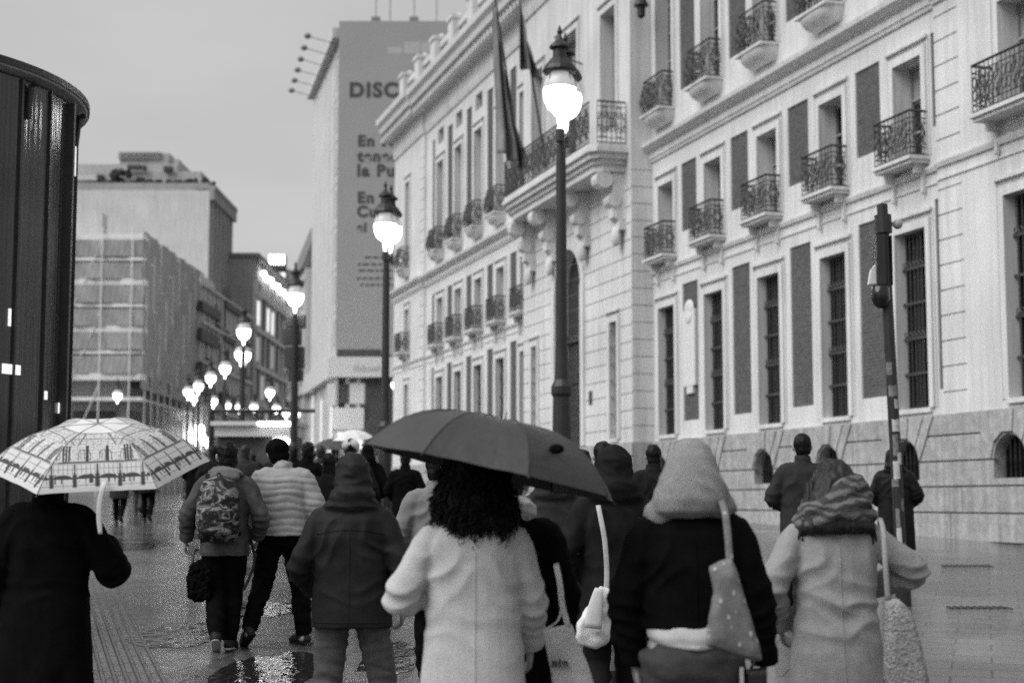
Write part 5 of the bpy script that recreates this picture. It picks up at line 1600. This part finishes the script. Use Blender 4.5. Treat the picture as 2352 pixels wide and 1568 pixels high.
crowd(845, 24, 1.7, 'person in black hood half hidden under the dark umbrella edge', 'black_wool', .5, head='hood')
crowd(932, 23, 1.60, 'person in black with white collar seen under the left umbrella edge', 'black_wool', .55, walkk='R')
crowd(1004, 11.5, 1.66, 'person in light jacket glimpsed left of the bushy curls', 'light_jacket', .75, w=1.0)
crowd(1272, 10.5, 1.66, 'dark person walking in the shade beneath the dark umbrella', 'dark_grey', .6, head='hood')
crowd(1385, 13.5, 1.74, 'bare headed dark person whose head shows left of the black hood', 'charcoal', .6, walkk='R')
crowd(1500, 17, 1.71, 'dark haired person peeking out left of the knitted head scarf', 'charcoal', .6)
crowd(1338, 16, 1.66, 'dark haired person beyond the right end of the dark umbrella', 'black_wool', .6)

# ================================================================== umbrellas and bags
def umbrella(label, c, axis, rad, h, n, yaw, mt, hand_pt, pw=2.0, cap=0.0, res=(14, 16), color=None, group=None, scallop=.03):
    """c = centre of the rim plane; the shaft runs from the crown to the hand"""
    A = axis.normalized().to_track_quat('Z', 'Y').to_matrix()
    root = empty('umbrella', hand_pt); tag(root, label, 'umbrella', group)
    L_ = lambda p: (c + A @ Vector(p)) - Vector(hand_pt)
    rib = lambda k, t: Vector((rad * t * math.cos(yaw + 2 * math.pi * k / n), rad * t * math.sin(yaw + 2 * math.pi * k / n), h * (1 - t ** pw)))
    nu, nt_ = res
    vs, fs, cols = [], [], []
    for k in range(n):
        b0 = len(vs)
        for j in range(nt_ + 1):
            t = j / nt_
            a, b = rib(k, t), rib(k + 1, t)
            for i in range(nu + 1):
                s_ = i / nu
                p = a * (1 - s_) + b * s_
                q = 4 * s_ * (1 - s_)
                p = p * (1 - scallop * q * t ** 2) if False else Vector((p.x * (1 - scallop * q * t ** 2), p.y * (1 - scallop * q * t ** 2), p.z - .003 * q * math.sin(math.pi * t) + .004 * noise.noise(Vector((p.x * 9, p.y * 9, k)))))
                vs.append(L_(p))
                if color: cols.append(color(s_, t, k))
        for j in range(nt_):
            for i in range(nu):
                a = b0 + j * (nu + 1) + i
                fs.append((a, a + 1, a + nu + 2, a + nu + 1))
    me = bpy.data.meshes.new('canopy'); me.from_pydata([tuple(v) for v in vs], [], fs)
    bm = bmesh.new(); bm.from_mesh(me); bmesh.ops.remove_doubles(bm, verts=bm.verts, dist=1e-5) if not color else None; bmesh.ops.recalc_face_normals(bm, faces=bm.faces); bm.to_mesh(me); bm.free()
    if color:
        at_ = me.color_attributes.new('print', 'FLOAT_COLOR', 'POINT')
        at_.data.foreach_set('color', np.array([(v, v, v, 1.0) for v in cols], dtype=np.float32).ravel())
    else: me.polygons.foreach_set('use_smooth', [False] * len(me.polygons))
    can = link('canopy', me, M[mt], root)
    for k in range(n):
        m_ = MB(); m_.tube([L_(rib(k, t) - Vector((0, 0, .006))) for t in (.03, .3, .6, .85, 1.0)], .0035, n=5)
        p = rib(k, 1.0); m_.tube([L_(p * .99), L_(p * 1.02 + Vector((0, 0, -.01)))], .005, n=5)
        m_.tube([L_(rib(k, .5) - Vector((0, 0, .006))), L_((0, 0, h - .28))], .003, n=4)
        m_.build('rib', M['iron'], root)
    m_ = MB(); top = L_((0, 0, h)); m_.tube([top + (A @ Vector((0, 0, .035))), L_((0, 0, h - .02)), L_((0, 0, h - .3)), Vector((0, 0, .0))], [.006, .008, .007, .007], n=8); m_.build('shaft', M['steel'], root)
    m_ = MB(); d_ = -L_((0, 0, h - .3)).normalized(); m_.tube([-d_ * .06, d_ * .06], .016, n=10, caps='round'); m_.build('handle', M['leather_black'], root)
    return root, can, L_, rib

def print_pattern(s_, t, k):
    """line drawing of an old station hall: girders, arches, windows, pillars"""
    ink, base = .035, .56
    u = (s_ - .5) * t                       # lateral measure, stays constant in width
    r_ = random.Random(k)
    if t < .30: return .64
    if t < .312: return .2
    v = base + .04 * noise.noise(Vector((u * 30, t * 30, k)))
    def line(x, w): return abs(x) < w
    if t < .55:                             # roof girders and skylights
        if line((t - .32) % .04, .0045) : return .26
        if line(abs(u) - .10 - .5 * (t - .3) ** 1.5, .007) or line(abs(u) - .19 - .3 * (.56 - t), .006): return .12
        if line((u * 16) % 1 - .5, .07): return .30
        if line(t - .43 - .35 * (u + .1) ** 2 * (1 + k % 2), .006): return ink * 2
        if noise.noise(Vector((u * 80, t * 80, k + 3))) > .22: return .22
        return v
    if t < .745:                            # facade with bold pilasters and arched windows
        for c_ in (-.30, -.275, -.25, -.09, .09, .25, .275, .30):
            if line(u - c_ * (.85 + .15 * t), .008 if abs(c_) > .1 else .013): return ink
        w = ((u + .02) * 5.55) % 1 - .5
        ht = (t - .60) / .13
        if abs(w) < .30 and .0 < ht < 1:
            e = (w / .30) ** 2 + ((.45 - ht) / .45) ** 2 if ht < .45 else w / .30 * w / .30
            if .75 < e < 1.0: return .09
            if line(w, .03) or line(abs(w) - .15, .02): return .22
        if line((t - .57) % .04, .003): return .30
        if noise.noise(Vector((u * 90, t * 60, k + 9))) > .26: return .2
        return v
    if t < .762: return .10 if abs(s_ - .5) < .44 else .3
    if t < .775: return .38
    if t < .86:                             # glazed band
        if line((u * 26) % 1 - .5, .07): return .17
        if line(t - .815, .003): return .22
        if line((u * 5.2 + .5) % 1 - .5, .035): return ink
        return v
    if t < .965:                            # arcade: dark arches on pillars with small figures
        w = (u * 5.2) % 1 - .5
        if abs(w) > .45: return ink
        y = (t - .865) / .10
        if y < .38 and abs(w) < .44 and y > .30 * (w / .44) ** 2 - .02: return ink * 1.3 if y > .02 else .3
        if abs(w) > .40: return .10
        if y < .75 and noise.noise(Vector((u * 55, 3.0 * k, 1.7))) > .18: return ink * 1.6
        if line(w, .012): return .2
        if line(y - .86, .03): return .22
        return v
    return .52
m = mat('printed_canopy', .5, rough=.6, spec=.25)
t_ = m.node_tree; vc = t_.nodes.new('ShaderNodeVertexColor'); vc.layer_name = 'print'; t_.links.new(vc.outputs['Color'], t_.nodes['Principled BSDF'].inputs['Base Color']); M['printed'] = m
M['dark_canopy'] = mat('dark_canopy', .045, rough=.55, var=.15, scale=5, spec=.3, bump=.25, bscale=14)
def hand_world(o, J, k, f=.09):
    wr, el = Vector(J['wr' + k]), Vector(J['el' + k])
    p = wr + (wr - el).normalized() * f
    s_ = o.scale[0]; cz, sz = math.cos(o.rotation_euler.z), math.sin(o.rotation_euler.z)
    return Vector(o.location) + Vector(((p.x * cz - p.y * sz) * s_, (p.x * sz + p.y * cz) * s_, p.z * s_))
c1 = at(228, 1068, 7.95)
u1, can1, L1, rib1 = umbrella('pale umbrella printed with a line drawing of arches and windows', c1, Vector((.02, -.30, 1)), .555, .215, 6, R(10), 'printed', hand_world(p1, J1, 'R'), pw=2.8, res=(150, 170), color=print_pattern, scallop=.02)
st_ = MB()
a = L1(rib1(4, 1.0) * .5 + rib1(5, 1.0) * .5); a += Vector((.03, -.01, 0))
pts = [a + Vector((0, .02, .05)), a + Vector((.0, -.012, .02)), a + Vector((-.012, -.014, -.05)), a + Vector((-.014, -.008, -.13)), a + Vector((-.008, -.004, -.20))]
st_.tube(pts, [.013, .013, .014, .014, .010], n=8, flat=(1, .18), smooth=4); st_.build('closing_strap', M['strap_white'], u1, smooth=True)

c2 = at(1130, 1087, 6.32)
u2, can2, L2, rib2 = umbrella('plain dark umbrella tilted to the right over the bushy curls', c2, Vector((.222, .03, 1)), .53, .22, 8, R(8), 'dark_canopy', hand_world(p5, J5, 'L'), pw=3.5, res=(6, 14), scallop=.03)
m_ = MB(); p = L2(rib2(4, .80) * .55 + rib2(5, .80) * .45); m_.ell(p + Vector((0, -.012, .012)), (.03, .012, .02), nu=10, nv=6); m_.build('closing_strap', M['black_wool'], u2)
hp = at(772, 1028, 32.5); u3, *_ = umbrella('small distant dark umbrella over the crowd below the shop sign', hp, Vector((.05, -.12, 1)), .5, .2, 8, .2, 'dark_canopy', hp + Vector((.0, .1, -.7)), res=(4, 6))
hp = at(812, 1020, 30); u4, *_ = umbrella('small distant white umbrella right above the white cap', hp + Vector((0, 0, .1)), Vector((-.05, -.1, 1)), .42, .18, 8, .1, 'white_cotton', hp + Vector((.0, .1, -.65)), res=(4, 6))

def bag(name, label, cat, outline, Y, thick, mt, vox=.008, disp=None, smooth=3, bulge=.5, shift=0):
    """soft bag from an outline in real size at distance Y, padded to a thickness"""
    P = [at(x, y, Y) for x, y in outline]
    c = sum(P, Vector()) / len(P)
    base_ = Vector((c.x, Y, min(p.z for p in P)))
    root = empty(name, base_); tag(root, label, cat)
    b = MB(); n = len(P)
    ring = lambda f, y: [(q := c + (p - c) * f) and (q.x - base_.x, y, q.z - base_.z) for p in P]
    layers = [ring(.72, -thick / 2), ring(.93, -thick * .36), ring(1.0, 0), ring(.93, thick * .36), ring(.72, thick / 2)]
    vs = [v for l in layers for v in l]
    fs = [tuple(range(n - 1, -1, -1)), tuple(4 * n + i for i in range(n))]
    for j in range(4):
        for i in range(n): fs.append((j * n + i, j * n + (i + 1) % n, (j + 1) * n + (i + 1) % n, (j + 1) * n + i))
    b.add(vs, fs)
    link('bag_body', fuse(b, 'bag_body', vox, smooth, disp), M[mt], root)
    return root, base_
def strap(root, base_, pts, mt, w=.02, flat=.2, name='strap'):
    m_ = MB(); m_.tube([at(x, y, Y) - base_ for x, y, Y in pts], w, n=8, flat=(1, flat), smooth=4); return m_.build(name, M[mt], root, smooth=True)

# camouflage backpack
def camo():
    m = mat('camouflage', .05, rough=.7, spec=.2, bump=.2, bscale=120)
    t = m.node_tree; n1 = t.nodes.new('ShaderNodeTexNoise'); n1.inputs['Scale'].default_value = 9; n1.inputs['Detail'].default_value = 2
    n1.inputs['Distortion'].default_value = 1.2
    tc = t.nodes.new('ShaderNodeTexCoord'); mp = t.nodes.new('ShaderNodeMapping'); mp.inputs['Scale'].default_value = (1, 1, 1.5); t.links.new(tc.outputs['Object'], mp.inputs[0]); t.links.new(mp.outputs[0], n1.inputs['Vector'])
    cr = t.nodes.new('ShaderNodeValToRGB'); cr.color_ramp.interpolation = 'CONSTANT'
    e = cr.color_ramp.elements; e[0].position = 0; e[0].color = g3(.012); e[1].position = .47; e[1].color = g3(.05)
    x = e.new(.55); x.color = g3(.22); x = e.new(.62); x.color = g3(.10)
    t.links.new(n1.outputs['Fac'], cr.inputs[0]); t.links.new(cr.outputs[0], t.nodes['Principled BSDF'].inputs['Base Color']); M['camo'] = m
camo()
bk = empty('backpack', p2.location + Vector((-.015, -.24, .92))); tag(bk, 'camouflage backpack worn on the back of the dark patterned jacket', 'backpack'); bk.rotation_euler = (0, 0, .08)
b = MB(); b.rings([(.0, 0, 0, .13, .07), (.03, 0, 0, .165, .095), (.20, 0, -.01, .18, .11), (.40, 0, 0, .17, .10), (.50, 0, .02, .13, .075), (.54, 0, .03, .07, .045)])
b.rings([(.05, -.0, -.09, .10, .05), (.08, 0, -.10, .13, .06), (.24, 0, -.10, .13, .06), (.28, 0, -.09, .10, .05)]); b.tube([(-.03, .02, .53), (0, .0, .575), (.03, .02, .53)], .01, n=6)
link('bag_body', fuse(b, 'bag_body', .009, 2, folds(.008, (9, 9, 9), 3)), M['camo'], bk)
for s_ in (-1, 1):
    m_ = MB(); m_.tube([(s_ * .09, .06, .50), (s_ * .11, .18, .56), (s_ * .13, .34, .50), (s_ * .15, .36, .30), (s_ * .16, .12, .05)], .024, n=8, flat=(1, .35), smooth=4); m_.build('strap', M['black_shell'], bk, smooth=True)
m_ = MB(); m_.tube([(.26, .16, .02), (.30, .10, -.15), (.27, .05, -.28), (.22, .02, -.40)], .012, n=6, flat=(1, .4), smooth=4); m_.build('dangling_strap', M['black_shell'], bk)
fur = lambda a, f: (lambda c, n: a * (noise.noise(c * f) + .7 * noise.noise(c * f * 2.3)))
r_, b0 = bag('hand_bag', 'shaggy black bag carried in the left hand of the backpack walker', 'bag', [(440, 1292), (466, 1282), (486, 1300), (490, 1340), (484, 1375), (458, 1383), (434, 1372), (428, 1335)], 13.3, .14, 'black_wool', disp=fur(.018, 30))
strap(r_, b0, [(442, 1296, 13.3), (446, 1268, 13.33), (456, 1262, 13.36), (470, 1284, 13.3)], 'leather_black', .010, .6)
r_, b0 = bag('shoulder_bag', 'pale cloth shoulder bag hanging from the black hooded figure', 'bag', [(1378, 1342), (1402, 1350), (1404, 1400), (1400, 1470), (1372, 1490), (1336, 1484), (1314, 1470), (1330, 1420), (1352, 1390)], 8.9, .10, 'tote_canvas', disp=folds(.010, (10, 10, 10), 2))
strap(r_, b0, [(1392, 1362, 8.9), (1394, 1310, 8.93), (1389, 1240, 8.96), (1380, 1190, 9.0), (1374, 1160, 9.06)], 'strap_cloth', .015, .2)
m_ = MB(); q = at(1375, 1350, 8.83) - b0; m_.tube([q, q + Vector((-.02, -.02, -.10)), q + Vector((-.035, -.025, -.22))], [.02, .04, .05], n=10, flat=(1, .25), smooth=3); m_.build('hanging_cloth', M['strap_white'], r_, smooth=True)
r_, b0 = bag('tote_bag', 'cream canvas tote with small dark lettering beside the long pale coat', 'bag', [(1246, 1440), (1312, 1432), (1340, 1500), (1376, 1600), (1372, 1640), (1280, 1645), (1268, 1560)], 6.55, .07, 'tote_canvas', disp=folds(.006, (8, 8, 8), 4))
strap(r_, b0, [(1252, 1444, 6.55), (1284, 1420, 6.56), (1290, 1360, 6.6), (1280, 1295, 6.72)], 'tote_canvas', .012, .3); strap(r_, b0, [(1306, 1440, 6.53), (1292, 1390, 6.55), (1286, 1340, 6.6), (1277, 1295, 6.72)], 'tote_canvas', .012, .3)
q = at(1266, 1530, 6.50) - b0; text('nie', r_, M['print_dark'], (q.x, q.y - .004, q.z), .050, bold=.04, rot=(math.pi / 2, 0, 0), ext=.006)
def floral():
    m = mat('floral_cloth', .16, rough=.8, var=.3, scale=14, bump=.3, bscale=150, spec=.15)
    t = m.node_tree; v = t.nodes.new('ShaderNodeTexVoronoi'); v.inputs['Scale'].default_value = 34
    tc = t.nodes.new('ShaderNodeTexCoord'); mp = t.nodes.new('ShaderNodeMapping'); mp.inputs['Scale'].default_value = (1, 1, .6); t.links.new(tc.outputs['Object'], mp.inputs[0]); t.links.new(mp.outputs[0], v.inputs['Vector'])
    r = t.nodes.new('ShaderNodeMapRange'); r.inputs['From Min'].default_value = .16; r.inputs['From Max'].default_value = .30; r.inputs['To Min'].default_value = .42; r.inputs['To Max'].default_value = .0; r.clamp = True
    t.links.new(v.outputs['Distance'], r.inputs['Value'])
    ad = t.nodes.new('ShaderNodeMath'); ad.operation = 'MAXIMUM'; t.links.new(t.nodes[m['n_out']].outputs[0], ad.inputs[0]); t.links.new(r.outputs[0], ad.inputs[1]); t.links.new(ad.outputs[0], t.nodes['Principled BSDF'].inputs['Base Color']); M['floral'] = m
floral()
r_, b0 = bag('tote_bag', 'grey floral tote hanging from the shoulder over the black jacket', 'bag', [(1628, 1302), (1680, 1276), (1700, 1340), (1722, 1400), (1740, 1470), (1752, 1518), (1700, 1508), (1622, 1482), (1628, 1420), (1640, 1360)], 5.98, .09, 'floral', disp=folds(.008, (9, 9, 6), 5))
strap(r_, b0, [(1676, 1290, 5.98), (1672, 1230, 6.0), (1664, 1170, 6.05), (1648, 1128, 6.2), (1640, 1135, 6.35)], 'floral', .014, .3)
r_, b0 = bag('paper_bag', 'small black bag with white edges held low by the floral tote', 'bag', [(1708, 1535), (1774, 1530), (1776, 1620), (1704, 1620)], 6.2, .08, 'leather_black', smooth=1)
m_ = MB()
for x0, x1 in ((1700, 1707), (1763, 1779)):
    a, c_ = at(x0, 1622, 6.15) - b0, at(x1, 1531, 6.15) - b0; m_.box((a.x, -.06, a.z), (c_.x, -.047, c_.z))
m_.build('white_edge', M['strap_white'], r_)
strap(r_, b0, [(1725, 1535, 6.2), (1740, 1500, 6.22), (1750, 1468, 6.27)], 'leather_black', .006, 1)
M['fluffy'] = mat('fluffy_cloth', .33, rough=.95, var=.45, scale=55, bump=1.0, bscale=90, spec=.05)
r_, b0 = bag('fluffy_bag', 'pale fluffy bag hanging on a thin strap from the grey coat', 'bag', [(2034, 1378), (2062, 1372), (2090, 1400), (2112, 1470), (2132, 1560), (2130, 1620), (2040, 1625), (2030, 1540)], 6.85, .11, 'fluffy', vox=.007, disp=fur(.003, 70), smooth=2)
strap(r_, b0, [(2040, 1380, 6.85), (2034, 1300, 6.86), (2030, 1225, 6.92), (2022, 1190, 7.05)], 'grey_wool', .012, .4)

# back seams of the near coats, laid on the cloth
from mathutils.bvhtree import BVHTree
def seam(o, part, z0, z1, x=0.0, w=.0035, slope=0.0, horiz=None):
    ch = [c for c in o.children if c.name.split('.')[0] == part]
    if not ch: return
    me = ch[0].data
    bvh = BVHTree.FromPolygons([v.co for v in me.vertices], [tuple(p.vertices) for p in me.polygons])
    pts = []
    N_ = 40
    for k in range(N_ + 1):
        t = k / N_
        p = Vector((x + slope * t, -.6, z0 + (z1 - z0) * t)) if horiz is None else Vector((horiz[0] + (horiz[1] - horiz[0]) * t, -.6, z0 + (z1 - z0) * math.sin(math.pi * t)))
        h_ = bvh.ray_cast(p, Vector((0, 1, 0)))
        if h_[0] is not None: pts.append(h_[0] + Vector((0, -.0005, 0)))
    if len(pts) > 3:
        m_ = MB(); m_.tube(pts, w, n=6, flat=(1, .7)); m_.build('seam', ch[0].data.materials[0], ch[0], smooth=True)
seam(p10, 'coat', .45, 1.38); seam(p4, 'coat', .80, 1.36); seam(p5, 'coat', .42, 1.36, .01); seam(p9, 'coat', 1.05, 1.36, .01)
seam(p4, 'coat', 1.32, 1.345, horiz=(-.19, .19)); seam(p4, 'coat', .835, .835, horiz=(-.2, .2)); seam(p2, 'coat', .83, .83, horiz=(-.19, .19))

# stitched seams over the ribs of the two near umbrellas
for root, L_, rib, n in ((u1, L1, rib1, 6), (u2, L2, rib2, 8)):
    can = [c for c in root.children if c.name.startswith('canopy')][0]
    for k in range(n):
        m_ = MB(); m_.tube([L_(rib(k, t) + Vector((0, 0, .0015))) for t in np.linspace(.02, 1.0, 14)], .0022, n=5); m_.build('seam', can.data.materials[0] if root is u2 else M['strap_cloth'], can, smooth=True)
